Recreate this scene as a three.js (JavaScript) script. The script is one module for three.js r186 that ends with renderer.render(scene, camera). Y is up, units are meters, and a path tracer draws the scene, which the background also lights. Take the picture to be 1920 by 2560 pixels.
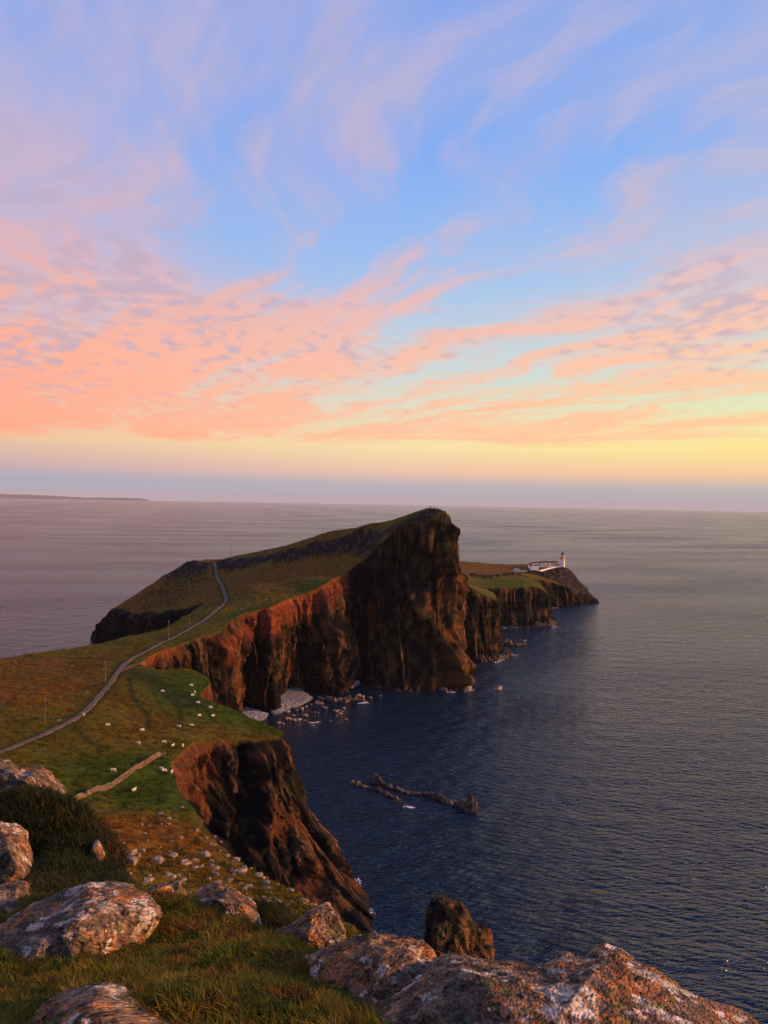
import * as THREE from 'three';
import { mergeGeometries, mergeVertices } from 'three/addons/utils/BufferGeometryUtils.js';
import { MarchingCubes } from 'three/addons/objects/MarchingCubes.js';

// ---------------------------------------------------------------- camera, sky, sun, exposure
const scene = new THREE.Scene();
const EYE = new THREE.Vector3(0, 98, 0), FOCAL = 1923;            // focal length in photograph pixels (1920 x 2560)
const camera = new THREE.PerspectiveCamera(2 * Math.atan(1280 / FOCAL) * 180 / Math.PI, 0.75, 0.3, 90000);
camera.position.copy(EYE);
camera.rotation.order = 'YXZ';
camera.rotation.x = -0.86 * Math.PI / 180;
camera.rotation.z = 1.03 * Math.PI / 180;
camera.updateMatrixWorld(true);
scene.add(camera);

const renderer = new THREE.WebGLRenderer({ antialias: true });
renderer.toneMapping = THREE.LinearToneMapping;
renderer.toneMappingExposure = 1.2;
renderer.shadowMap.enabled = true;

const SUN_AZ = 93 * Math.PI / 180, SUN_EL = 13 * Math.PI / 180;     // to the right of the view, low over the sea
const SUN_DIR = new THREE.Vector3(Math.sin(SUN_AZ) * Math.cos(SUN_EL), Math.sin(SUN_EL), -Math.cos(SUN_AZ) * Math.cos(SUN_EL));
const sun = new THREE.DirectionalLight(new THREE.Color().setRGB(1.0, 0.50, 0.18), 5.0);
sun.position.copy(SUN_DIR).multiplyScalar(1500).add(new THREE.Vector3(0, 0, -350));
sun.target.position.set(0, 0, -350);
sun.castShadow = true; sun.shadow.radius = 9;
sun.shadow.mapSize.set(4096, 4096);
Object.assign(sun.shadow.camera, { left: -700, right: 700, top: 500, bottom: -500, near: 10, far: 3500 });
scene.add(sun, sun.target);

// ---------------------------------------------------------------- noise
function rng(seed) { let s = seed >>> 0; return () => { s = (s + 0x6D2B79F5) | 0; let t = Math.imul(s ^ (s >>> 15), 1 | s); t = (t + Math.imul(t ^ (t >>> 7), 61 | t)) ^ t; return ((t ^ (t >>> 14)) >>> 0) / 4294967296; }; }
const PERM = new Uint8Array(512);
{ const r = rng(77), p = [...Array(256).keys()]; for (let i = 255; i > 0; i--) { const j = Math.floor(r() * (i + 1)); [p[i], p[j]] = [p[j], p[i]]; } for (let i = 0; i < 512; i++) PERM[i] = p[i & 255]; }
function grad(h, x, y, z) { h &= 15; const u = h < 8 ? x : y, v = h < 4 ? y : h === 12 || h === 14 ? x : z; return ((h & 1) ? -u : u) + ((h & 2) ? -v : v); }
function noise(x, y = 0, z = 0) {
  let X = Math.floor(x), Y = Math.floor(y), Z = Math.floor(z); x -= X; y -= Y; z -= Z; X &= 255; Y &= 255; Z &= 255;
  const u = x * x * x * (x * (x * 6 - 15) + 10), v = y * y * y * (y * (y * 6 - 15) + 10), w = z * z * z * (z * (z * 6 - 15) + 10);
  const A = PERM[X] + Y, AA = PERM[A] + Z, AB = PERM[A + 1] + Z, B = PERM[X + 1] + Y, BA = PERM[B] + Z, BB = PERM[B + 1] + Z;
  const l = (t, a, b) => a + t * (b - a);
  return l(w, l(v, l(u, grad(PERM[AA], x, y, z), grad(PERM[BA], x - 1, y, z)), l(u, grad(PERM[AB], x, y - 1, z), grad(PERM[BB], x - 1, y - 1, z))),
    l(v, l(u, grad(PERM[AA + 1], x, y, z - 1), grad(PERM[BA + 1], x - 1, y, z - 1)), l(u, grad(PERM[AB + 1], x, y - 1, z - 1), grad(PERM[BB + 1], x - 1, y - 1, z - 1))));
}
function fbm(x, y, z, o = 4) { let a = 1, s = 0, n = 0; for (let i = 0; i < o; i++) { s += a * noise(x, y, z); n += a; a *= 0.5; x = x * 2.03 + 11.3; y = y * 2.03 + 3.7; z = z * 2.03 + 7.1; } return s / n; }
function ridged(x, y, z, o = 3) { let a = 1, s = 0, n = 0; for (let i = 0; i < o; i++) { s += a * (1 - 2 * Math.abs(noise(x, y, z))); n += a; a *= 0.5; x = x * 2.1 + 5.3; y = y * 2.1 + 1.7; z = z * 2.1 + 9.1; } return s / n; }
const clamp = (x, a = 0, b = 1) => Math.min(b, Math.max(a, x));
const smooth = (a, b, x) => { const t = clamp((x - a) / (b - a)); return t * t * (3 - 2 * t); };
const mix = (a, b, t) => a + (b - a) * t;
const mix3 = (a, b, t) => [mix(a[0], b[0], t), mix(a[1], b[1], t), mix(a[2], b[2], t)];
const lin = c => c <= 0.04045 ? c / 12.92 : ((c + 0.055) / 1.055) ** 2.4;
const srgb = (r, g, b) => [lin(r / 255), lin(g / 255), lin(b / 255)];

// ---------------------------------------------------------------- sky: dusk air and pink cirrus
{
  const W = 4096, H = 2048, data = new Float32Array(W * H * 4);
  // clear air by height in degrees: away from the sunset, straight ahead and towards it
  const air = [
    [0, [158, 159, 172], [160, 160, 171], [163, 161, 168]],
    [1.2, [158, 158, 174], [172, 166, 172], [178, 170, 164]],
    [2.1, [188, 160, 164], [220, 180, 160], [234, 188, 140]],
    [4, [224, 180, 146], [232, 208, 156], [240, 218, 132]],
    [6.5, [206, 190, 172], [208, 210, 184], [216, 220, 168]],
    [10, [172, 184, 202], [180, 202, 208], [190, 212, 202]],
    [16, [146, 172, 216], [148, 180, 222], [158, 188, 218]],
    [24, [128, 160, 220], [122, 160, 224], [126, 166, 224]],
    [34, [116, 148, 214], [108, 150, 220], [110, 152, 220]],
    [60, [92, 122, 194], [86, 122, 198], [88, 124, 198]],
    [90, [78, 106, 180], [76, 106, 182], [76, 106, 182]],
  ].map(r => [r[0], srgb(...r[1]), srgb(...r[2]), srgb(...r[3])]);
  const cloudCol = [
    [0, [226, 144, 122], [230, 164, 136], [236, 178, 128]],
    [5, [240, 156, 128], [240, 180, 146], [242, 192, 142]],
    [10, [240, 160, 134], [234, 178, 156], [240, 190, 154]],
    [14, [226, 164, 150], [220, 174, 168], [232, 184, 164]],
    [19, [200, 166, 178], [196, 170, 184], [208, 176, 178]],
    [26, [184, 168, 194], [188, 170, 190], [180, 174, 198]],
    [36, [170, 166, 204], [172, 166, 200], [160, 168, 206]],
    [90, [140, 142, 190], [140, 142, 190], [140, 142, 190]],
  ].map(r => [r[0], srgb(...r[1]), srgb(...r[2]), srgb(...r[3])]);
  const look = (table, el, w) => {
    let i = 0; while (i < table.length - 2 && el > table[i + 1][0]) i++;
    const t = clamp((el - table[i][0]) / (table[i + 1][0] - table[i][0])), out = [0, 0, 0];
    for (let k = 0; k < 3; k++) {
      const a = mix(table[i][1][k], table[i + 1][1][k], t), b = mix(table[i][2][k], table[i + 1][2][k], t), c = mix(table[i][3][k], table[i + 1][3][k], t);
      out[k] = w < 0 ? mix(b, a, -w) : mix(b, c, w);
    }
    return out;
  };
  const BELOW = srgb(160, 160, 171);
  for (let j = 0; j < H; j++) {
    const elr = ((j + 0.5) / H - 0.5) * Math.PI, el = Math.max(0, elr * 180 / Math.PI);
    if (elr < 0) { for (let i = 0; i < W; i++) { const o = (j * W + i) * 4; data[o] = BELOW[0]; data[o + 1] = BELOW[1]; data[o + 2] = BELOW[2]; data[o + 3] = 1; } continue; }
    const block = el > 42 ? 8 : 1;
    if (j % block && j > H / 2 + 40) { data.copyWithin(j * W * 4, (j - 1) * W * 4, j * W * 4); continue; }
    for (let i = 0; i < W; i++) {
      if (i % block) { const o = (j * W + i) * 4; for (let k = 0; k < 4; k++) data[o + k] = data[o - 4 + k]; continue; }
      const th = ((i + 0.5) / W - 0.5) * 2 * Math.PI, dx = Math.cos(th), dz = Math.sin(th);
      const az = Math.atan2(dx, -dz);                                   // 0 ahead, + to the right
      let w = (Math.cos(az - 75 * Math.PI / 180) - 0.26) * 1.65;        // -1 away from the sunset .. +1 towards it
      w = clamp(w * 1.15, -1, 1);
      let c = look(air, el, w);
      if (el > 2.6) {
        const k = 1 / (Math.sin(elr) + 0.055), px = dx * Math.cos(elr) * k, pz = -dz * Math.cos(elr) * k;   // place on the cloud sheet
        const rot = a => [px * Math.cos(a) - pz * Math.sin(a), px * Math.sin(a) + pz * Math.cos(a)], [qx, qz] = rot(-0.55), [sx, sz] = rot(-0.08);
        const wx = fbm(px * 0.8 + 3, pz * 0.8, 1.5, 3) * 0.5, wz = fbm(px * 0.8 + 9, pz * 0.8, 5.5, 3) * 0.5;
        const hi = smooth(14, 24, el), left = smooth(0.2, -0.7, w);
        const streak = fbm((qx + wx) * 3.4, (qz + wz) * 0.62, 3.3, 6), wisps = fbm((sx + wx * 0.6) * 9, (sz + wz * 0.6) * 2.3, 5.1, 5), flock = fbm((px + wx * 0.4) * 9.5, (pz + wz * 0.4) * 7, 8.1, 5), hair = fbm((qx + wx) * 15, (qz + wz) * 2.6, 7.7, 4);
        const veil = fbm(px * 0.6 + 20, pz * 0.45, 2.2, 3);
        const lowEdge = smooth(4.1, 5.0, el + fbm(az * 7, el * 0.7, 4, 3) * 1.6 - w * 0.5);
        const cover = -0.03 + 0.32 * left * smooth(17, 9, el) + 0.17 * smooth(19, 13, el) * smooth(7, 10, el) - 0.07 * smooth(14, 22, el) * smooth(-0.4, 0.3, w) + 0.05 * smooth(22, 28, el);
        const cc = look(cloudCol, el, w);
        c = mix3(c, mix3(cc, c, 0.4), lowEdge * smooth(-0.4, 0.4, veil + streak * 0.6 + cover + 0.06) * 0.74);                 // thin veil
        const body = mix(streak * 1.15, streak * 0.5 + wisps * 0.95, hi) + flock * mix(0.34, 0.75, left) * (1 - hi * 0.6) + hair * 0.42 + veil * 0.5 + cover;
        const d = smooth(-0.22 - 0.1 * hi, 0.42 + 0.1 * hi, body + 0.05 * smooth(20, 12, el)) * lowEdge * mix(0.90, 0.58, smooth(11, 30, el));
        const thick = smooth(0.0, 0.4, flock * 0.9 + veil * 0.5 - streak * 0.5 - hair * 0.3 + 0.03) * mix(0.62, 0.4, hi) * smooth(5, 9, el);
        c = mix3(c, mix3(cc, srgb(158, 158, 186), thick), clamp(d));                    // brighter cloud, grey mauve where it is thick
        const bar = smooth(0.04, 0.36, fbm(az * 4.2 + 4, el * 3.6, 6.6, 5) + 0.02) * smooth(4.0, 4.4, el) * smooth(9.5, 7, el) * 0.8;
        c = mix3(c, look(cloudCol, 5, w), bar * (1 - 0.4 * left));
      }
      const o = (j * W + i) * 4; data[o] = c[0]; data[o + 1] = c[1]; data[o + 2] = c[2]; data[o + 3] = 1;
    }
  }
  const sky = new THREE.DataTexture(data, W, H, THREE.RGBAFormat, THREE.FloatType);
  sky.mapping = THREE.EquirectangularReflectionMapping; sky.magFilter = THREE.LinearFilter; sky.minFilter = THREE.LinearFilter; sky.needsUpdate = true;
  scene.background = sky; scene.environment = sky;
}
console.log('sky done', Math.round(performance.now()));

// ---------------------------------------------------------------- helpers
// a place read from the photograph: photo pixel plus the depth in metres ahead (d) or the height above the sea (y)
const ray = (u, v) => new THREE.Vector3((u - 960) / FOCAL, -(v - 1280) / FOCAL, -1).applyQuaternion(camera.quaternion);
function at(u, v, d) { const r = ray(u, v); return r.multiplyScalar(d / -r.z).add(EYE); }
function atY(u, v, y) { const r = ray(u, v); return r.multiplyScalar((y - EYE.y) / r.y).add(EYE); }

const taken = {};
function numbered(n) { taken[n] = (taken[n] ?? -1) + 1; return taken[n] ? `${n}_${String(taken[n]).padStart(3, '0')}` : n; }
function tag(o, label, category, group, kind) { if (label) o.userData.label = label; if (category) o.userData.category = category; if (group) o.userData.group = group; if (kind) o.userData.kind = kind; return o; }
function mesh(name, geo, mat, parent) { const m = new THREE.Mesh(geo, mat); m.name = parent ? name : numbered(name); m.castShadow = m.receiveShadow = true; (parent || scene).add(m); return m; }
function group(name, pos, turn = 0) { const g = new THREE.Group(); g.name = numbered(name); g.position.copy(pos); g.rotation.y = turn; scene.add(g); return g; }
function geom(pos, idx, col, uv) {
  const g = new THREE.BufferGeometry(); g.setAttribute('position', new THREE.BufferAttribute(pos instanceof Float32Array ? pos : new Float32Array(pos), 3));
  if (col) g.setAttribute('color', new THREE.BufferAttribute(col instanceof Float32Array ? col : new Float32Array(col), 3));
  if (uv) g.setAttribute('uv', new THREE.BufferAttribute(uv instanceof Float32Array ? uv : new Float32Array(uv), 2));
  g.setIndex(new THREE.BufferAttribute(idx instanceof Uint32Array ? idx : new Uint32Array(idx), 1)); g.computeVertexNormals(); return g;
}
// tileable noise texture
function tileTex(n, f, srgbOut = false) {
  const d = new Uint8Array(n * n * 4);
  for (let j = 0; j < n; j++) for (let i = 0; i < n; i++) { const c = f(i / n, j / n), o = (j * n + i) * 4; d[o] = clamp(c[0]) * 255; d[o + 1] = clamp(c[1]) * 255; d[o + 2] = clamp(c[2]) * 255; d[o + 3] = 255; }
  const t = new THREE.DataTexture(d, n, n, THREE.RGBAFormat); t.wrapS = t.wrapT = THREE.RepeatWrapping; t.magFilter = THREE.LinearFilter; t.minFilter = THREE.LinearMipmapLinearFilter; t.generateMipmaps = true;
  if (srgbOut) t.colorSpace = THREE.SRGBColorSpace; t.needsUpdate = true; return t;
}
// noise that repeats over the unit square: blended copies
function rep(u, v, f, z, o = 4, rid = false) {
  const g = (a, b) => rid ? ridged(a * f, b * f, z, o) : fbm(a * f, b * f, z, o), su = smooth(0, 1, u), sv = smooth(0, 1, v);
  const n = mix(mix(g(u + 1, v + 1), g(u, v + 1), su), mix(g(u + 1, v), g(u, v), su), sv);
  return n / Math.sqrt((su * su + (1 - su) ** 2) * (sv * sv + (1 - sv) ** 2));
}
const T_grass = tileTex(512, (u, v) => { const n = 0.72 + rep(u, v, 9, 1) * 0.35 + rep(u, v, 50, 2, 3) * 0.55; return [n, n * 0.99, n * 0.94]; });
const T_rock = tileTex(512, (u, v) => { const n = 0.66 + rep(u, v, 6, 3, 5) * 0.5 + rep(u, v, 26, 4, 4, true) * 0.26 + rep(u, v, 70, 5, 2) * 0.5; return [n, n * 0.98, n * 0.95]; });
const T_grain = tileTex(512, (u, v) => { const n = 0.5 + rep(u, v, 8, 6, 6) * 0.5 + rep(u, v, 40, 7, 3) * 0.35; return [n, n, n]; });

const M_land = new THREE.MeshPhysicalMaterial({ specularIntensity: 0.12, name: 'turf', vertexColors: true, map: T_grass, bumpMap: T_grass, bumpScale: 0.10, roughness: 1 });
const M_cliff = new THREE.MeshPhysicalMaterial({ specularIntensity: 0.2, name: 'basalt', vertexColors: true, map: T_rock, bumpMap: T_rock, bumpScale: 0.9, roughness: 0.95 });

// ---------------------------------------------------------------- sea: a curved sheet out to the horizon
{
  const R = 6371000, rings = 150, sec = 240, pos = [], uv = [], uv1 = [], idx = [];
  for (let j = 0; j <= rings; j++) {
    const r = 30 * Math.pow(46000 / 30, j / rings);
    for (let i = 0; i <= sec; i++) { const a = i / sec * Math.PI * 2, x = Math.sin(a) * r, z = -Math.cos(a) * r; pos.push(x, -r * r / (2 * R), z); uv.push((x * 0.94 + z * 0.34) / 118, (z * 0.94 - x * 0.34) / 118); uv1.push((x * 0.97 - z * 0.24) / 2600, (z * 0.97 + x * 0.24) / 900); }
  }
  for (let j = 0; j < rings; j++) for (let i = 0; i < sec; i++) { const a = j * (sec + 1) + i, b = a + sec + 1; idx.push(a, b, b + 1, a, b + 1, a + 1); }
  const N = 1024, waves = [], r = rng(5);
  for (let k = 0; k < 110; k++) {                                      // a sum of whole-number waves, so the tile repeats
    const ang = -0.35 + (r() + r() + r() - 1.5) * 0.9, wl = 0.5 * Math.pow(9, Math.pow(r(), 1.7)), kk = 118 / wl;
    const kx = Math.round(Math.cos(ang + 1.57) * kk), ky = Math.round(Math.sin(ang + 1.57) * kk); waves.push([kx, ky, Math.floor(r() * N), Math.pow(wl, 0.85)]);
  }
  const h = new Float32Array(N * N); let lo = 1e9, hi = -1e9;
  const tab = new Float32Array(N); for (let i = 0; i < N; i++) tab[i] = Math.sin(i / N * Math.PI * 2);
  for (let j = 0; j < N; j++) for (let i = 0; i < N; i++) { let s = 0; for (const [kx, ky, ph, a] of waves) s += a * tab[(kx * i + ky * j + ph) & (N - 1)]; h[j * N + i] = s; lo = Math.min(lo, s); hi = Math.max(hi, s); }
  const bumps = tileTex(N, (u, v) => { const s = (h[Math.round(v * N) * N + Math.round(u * N)] - lo) / (hi - lo); return [s, s, s]; });
  const gusts = tileTex(512, (u, v) => { const s = 0.5 + rep(u, v * 0.999, 5, 12, 5) * 0.8; return [s, mix(0.3, 1.0, smooth(0.2, 0.8, s)), s]; });
  gusts.channel = 1;
  const swell = new Float32Array(N * N), w2 = [];
  for (let k = 0; k < 70; k++) { const ang = -0.5 + (r() + r() + r() - 1.5) * 1.3, wl = 4.5 * Math.pow(6, r()), kk = 690 / wl; w2.push([Math.round(Math.cos(ang + 1.57) * kk), Math.round(Math.sin(ang + 1.57) * kk), Math.floor(r() * N), Math.pow(wl, 0.75)]); }
  for (let j = 0; j < N; j++) for (let i = 0; i < N; i++) { let s = 0; for (const [kx, ky, ph, a] of w2) s += a * tab[(kx * i + ky * j + ph) & (N - 1)]; swell[j * N + i] = s; }
  const SL = 0.055, nrm = tileTex(N, (u, v) => { const i = Math.round(u * N), j = Math.round(v * N), q = (a, b) => swell[((b + N) & (N - 1)) * N + ((a + N) & (N - 1))]; return [0.5 - (q(i + 1, j) - q(i - 1, j)) * SL * 0.05, 0.5 - (q(i, j + 1) - q(i, j - 1)) * SL * 0.05, 1]; });
  nrm.channel = 2;
  const g = geom(pos, idx, null, uv); g.setAttribute('uv2', new THREE.BufferAttribute(new Float32Array(pos.filter((_, i) => i % 3 !== 1).map(q => q / 690)), 2)); g.setAttribute('uv1', new THREE.BufferAttribute(new Float32Array(uv1), 2));
  const m = new THREE.MeshPhysicalMaterial({ name: 'sea_water', color: new THREE.Color().setRGB(0.003, 0.013, 0.028), roughness: 0.30, ior: 1.33, bumpMap: bumps, bumpScale: 1.6, normalMap: nrm, roughnessMap: gusts });
  const sea = mesh('sea', g, m); sea.castShadow = false; tag(sea, 'calm dark sea rippled by the wind out to the horizon', 'sea', null, 'structure');
}
console.log('sea done', Math.round(performance.now()));
// ---------------------------------------------------------------- land
// A land block: a smooth top through measured points, bounded by a cliff edge; the cliffs are separate strips from the edge down into the sea.
function solve(A, b) { const n = b.length; for (let i = 0; i < n; i++) { let p = i; for (let r = i + 1; r < n; r++) if (Math.abs(A[r][i]) > Math.abs(A[p][i])) p = r; [A[i], A[p]] = [A[p], A[i]]; [b[i], b[p]] = [b[p], b[i]]; for (let r = i + 1; r < n; r++) { const f = A[r][i] / A[i][i]; if (!f) continue; for (let c = i; c < n; c++) A[r][c] -= f * A[i][c]; b[r] -= f * b[i]; } } for (let i = n - 1; i >= 0; i--) { for (let c = i + 1; c < n; c++) b[i] -= A[i][c] * b[c]; b[i] /= A[i][i]; } return b; }
function surface(pts, c, soft = 0.06) {                                             // multiquadric through (x, y, z) points
  const n = pts.length, A = [], b = [];
  for (let i = 0; i < n; i++) { A.push(pts.map((q, j) => Math.hypot(pts[i].x - q.x, pts[i].z - q.z, c) + (i === j ? -soft : 0)).concat(1)); b.push(pts[i].y); }
  A.push(Array(n).fill(1).concat(0)); b.push(0);
  const w = solve(A, b), X = new Float64Array(pts.map(p => p.x)), Z = new Float64Array(pts.map(p => p.z)), c2 = c * c;
  return (x, z) => { let s = w[n]; for (let i = 0; i < n; i++) { const dx = x - X[i], dz = z - Z[i]; s += w[i] * Math.sqrt(dx * dx + dz * dz + c2); } return s; };
}
function segDist(x, z, line) {                                         // distance to a polyline in plan
  let best = 1e9; for (let i = 0; i + 1 < line.length; i++) { const a = line[i], b = line[i + 1], ex = b.x - a.x, ez = b.z - a.z, t = clamp(((x - a.x) * ex + (z - a.z) * ez) / (ex * ex + ez * ez + 1e-9)); const d = (x - a.x - ex * t) ** 2 + (z - a.z - ez * t) ** 2; if (d < best) best = d; } return Math.sqrt(best);
}
const lineDist2 = (u, v, pts) => { let best = 1e9; for (let i = 0; i + 1 < pts.length; i++) { const [ax, ay] = pts[i], [bx, by] = pts[i + 1], ex = bx - ax, ey = by - ay, t = clamp(((u - ax) * ex + (v - ay) * ey) / (ex * ex + ey * ey)); best = Math.min(best, (u - ax - ex * t) ** 2 + (v - ay - ey * t) ** 2); } return Math.sqrt(best); };
const W3 = (x, d, y) => new THREE.Vector3(x, y, -d);
const P3 = ([u, v, d]) => at(u, v, d);

function outline(edge) {
  // edge rows: { p: top point, b: base point | off: metres the cliff leans out, step }
  const n = edge.length, top = edge.map(e => e.p), base = [];
  for (let i = 0; i < n; i++) {
    if (edge[i].b) { base.push(edge[i].b); continue; }
    const a = top[(i + n - 1) % n], c = top[(i + 1) % n], tx = c.x - a.x, td = -(c.z - a.z), l = Math.hypot(tx, td) || 1;
    base.push(new THREE.Vector3(top[i].x + td / l * (edge[i].off ?? 8), 0, top[i].z + tx / l * (edge[i].off ?? 8)));
  }
  const ct = new THREE.CatmullRomCurve3(top, true, 'centripetal'), cb = new THREE.CatmullRomCurve3(base, true, 'centripetal'), T = [], B = [];
  for (let i = 0; i < n; i++) {
    const len = top[i].distanceTo(top[(i + 1) % n]), depth = Math.max(20, -top[i].z), step = edge[i].step || clamp(depth * 0.0024, 0.35, 2), k = Math.max(1, Math.ceil(len / step));
    for (let j = 0; j < k; j++) { const t = (i + j / k) / n; T.push(ct.getPoint(t)); B.push(cb.getPoint(t)); }
  }
  return { T, B };
}
const step = (n, k) => Math.tanh(n * k);
function cliffMove(x, y, z, big, rx = x, rz = z) {   // rx, rz: where the foot of the column meets the edge above, so that ribs run down the face                                     // buttresses, ribs, columns and ledges
  const wx = noise(rx / 7, y / 30, rz / 7) * 1.6;
  const a = ridged(rx / 17, y / 90, rz / 17, 2), b = ridged(rx / 6 + 3, y / 50, rz / 6, 2), c = step(noise((rx + wx) / 2.4, y / 40, (rz + wx) / 2.4), 5), e = step(noise(x / 11, y / 3.2, z / 11), 4), f = ridged(rx / 2.0, y / 8, rz / 2.0, 3);
  const cleft = smooth(0.55, 0.95, ridged(rx / 7.5 + 8, y / 120, rz / 7.5, 1)) * 3.2;
  return big * (a * 2.4 + b * 1.9 - cleft) + c * 0.8 + e * 0.4 + f * 0.9 + noise(x / 0.8, y / 2, z / 0.8) * 0.65 + noise(x / 0.37, y / 0.6, z / 0.37) * 0.35;
}
function cliffStrip(name, label, o, topY, opts) {
  const { T, B } = o, n = T.length, rows = opts.rows || 90, pos = new Float32Array((n + 1) * (rows + 1) * 3), col = new Float32Array((n + 1) * (rows + 1) * 3), uv = new Float32Array((n + 1) * (rows + 1) * 2);
  const nx = new Float32Array(n), nz = new Float32Array(n); let s = 0; const arc = [0];
  for (let i = 0; i < n; i++) { let sx = 0, sz = 0; for (let w = -6; w < 6; w++) { const a = T[(i + w + n) % n], c = T[(i + w + 1 + n) % n]; sx += c.x - a.x; sz += c.z - a.z; } const bl = Math.hypot(sx, sz) || 1; nx[i] = -sz / bl; nz[i] = sx / bl; arc.push(s += T[i].distanceTo(T[(i + 1) % n])); }
  for (let i = 0; i <= n; i++) {
    const k = i % n, yt = topY(T[k].x, T[k].z) + 0.03, H = yt + 3;
    for (let j = 0; j <= rows; j++) {
      const t = j / rows, y = yt - H * t, p = opts.profile ? opts.profile(t) : 0.25 * t + 0.75 * t * t;
      let x = mix(T[k].x, B[k].x, p), z = mix(T[k].z, B[k].z, p);
      const env = smooth(0, 0.1, t), rx = mix(T[k].x, x, 0.3), rz = mix(T[k].z, z, 0.3);
      let m = (cliffMove(x, y, z, opts.big ?? 1, rx, rz) * (opts.amp ?? 1)) * env - (opts.tuck ?? 0.5) * env;
      for (const r of opts.ribs || []) { if (Math.abs(z + r.d) > 60) continue; const dd = lineDist2(x, y, r.p); if (dd < r.w * 2) m += r.a * env * (1 - smooth(0, r.w * 2, dd + noise(x / 5, y / 8, z / 5) * r.w * 1.3)); }
      x += nx[k] * m; z += nz[k] * m;
      const q = (j * (n + 1) + i); pos[q * 3] = x; pos[q * 3 + 1] = y + env * noise(x / 3, y / 3, z / 3) * 0.6; pos[q * 3 + 2] = z;
      const c = opts.color(x, y, z, yt - y, rx, rz); col[q * 3] = c[0]; col[q * 3 + 1] = c[1]; col[q * 3 + 2] = c[2];
      uv[q * 2] = arc[i] / 9; uv[q * 2 + 1] = y / 16;
    }
  }
  const idx = []; for (let j = 0; j < rows; j++) for (let i = 0; i < n; i++) { if (opts.skip && opts.skip(i % n)) continue; const a = j * (n + 1) + i, b = a + n + 1; idx.push(a, b, a + 1, a + 1, b, b + 1); }
  const g = geom(pos, idx, col, uv).toNonIndexed(); g.computeVertexNormals();
  const m = mesh(name, g, M_cliff); tag(m, label, 'cliff', null, 'structure'); return m;
}
function insideTest(T) {
  const n = T.length, lo = Math.min(...T.map(p => p.z)), hi = Math.max(...T.map(p => p.z)), NB = 600, bk = Array.from({ length: NB }, () => []), f = z => clamp(Math.floor((z - lo) / (hi - lo) * NB), 0, NB - 1);
  for (let i = 0; i < n; i++) { const a = T[i], b = T[(i + 1) % n]; for (let k = f(Math.min(a.z, b.z)); k <= f(Math.max(a.z, b.z)); k++) bk[k].push(i); }
  return (x, z) => { if (z < lo || z > hi) return false; let c = false; for (const i of bk[f(z)]) { const a = T[i], b = T[(i + 1) % n]; if ((a.z > z) !== (b.z > z) && x < (b.x - a.x) * (z - a.z) / (b.z - a.z) + a.x) c = !c; } return c; };
}
function nearest(T) {
  const cell = 8, map = new Map(), n = T.length, key = (i, j) => i * 4096 + j;
  for (let i = 0; i < n; i++) { const a = T[i], b = T[(i + 1) % n], k = Math.ceil(a.distanceTo(b) / cell * 2) + 1; for (let j = 0; j <= k; j++) { const kk = key(Math.floor(mix(a.x, b.x, j / k) / cell), Math.floor(mix(a.z, b.z, j / k) / cell)); if (!map.has(kk)) map.set(kk, new Set()); map.get(kk).add(i); } }
  return (x, z) => { let best = 1e9, bx = x, bz = z; const ci = Math.floor(x / cell), cj = Math.floor(z / cell); for (let i = ci - 1; i <= ci + 1; i++) for (let j = cj - 1; j <= cj + 1; j++) { const s = map.get(key(i, j)); if (!s) continue; for (const q of s) { const a = T[q], b = T[(q + 1) % n], ex = b.x - a.x, ez = b.z - a.z, t = clamp(((x - a.x) * ex + (z - a.z) * ez) / (ex * ex + ez * ez + 1e-9)), px = a.x + ex * t, pz = a.z + ez * t, d = (x - px) ** 2 + (z - pz) ** 2; if (d < best) { best = d; bx = px; bz = pz; } } } return [bx, bz, Math.sqrt(best)]; };
}
function landTop(name, label, o, H, color, a0, a1, da, r0, r1, ratio) {   // the top, finer near the viewer
  const inside = insideTest(o.T), near = nearest(o.T), nc = Math.ceil((a1 - a0) / da), nr = Math.ceil(Math.log(r1 / r0) / Math.log(ratio)), id = new Int32Array((nc + 1) * (nr + 1)).fill(-1), flag = new Uint8Array((nc + 1) * (nr + 1)), X = [], Z = [];
  const px = (i, j) => { const a = (a0 + i * da) * Math.PI / 180, r = r0 * Math.pow(ratio, j); return [Math.sin(a) * r, -Math.cos(a) * r]; };
  for (let j = 0; j <= nr; j++) for (let i = 0; i <= nc; i++) { const [x, z] = px(i, j); flag[j * (nc + 1) + i] = inside(x, z) ? 1 : 0; }
  const idx = [], pos = [], col = [], uv = [];
  const vert = (i, j) => {
    const q = j * (nc + 1) + i; if (id[q] >= 0) return id[q];
    let [x, z] = px(i, j); if (!flag[q]) { const [bx, bz, d] = near(x, z); if (d > 1e8) return -1; x = bx; z = bz; }
    const y = H(x, z), e = 0.8, hx = H(x + e, z), hz = H(x, z + e), slope = Math.hypot(hx - y, hz - y) / e, c = color(x, y, z, slope);
    pos.push(x, y, z); col.push(...c); uv.push(x / 14, z / 14); return id[q] = pos.length / 3 - 1;
  };
  for (let j = 0; j < nr; j++) for (let i = 0; i < nc; i++) {
    const q = j * (nc + 1) + i, f = flag[q] + flag[q + 1] + flag[q + nc + 1] + flag[q + nc + 2]; if (!f) continue;
    const a = vert(i, j), b = vert(i + 1, j), c = vert(i, j + 1), d = vert(i + 1, j + 1); if (a < 0 || b < 0 || c < 0 || d < 0) continue; idx.push(a, b, c, b, d, c);
  }
  const m = mesh(name, geom(pos, idx, col, uv), M_land); tag(m, label, 'ground', null, 'structure'); return m;
}

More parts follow.
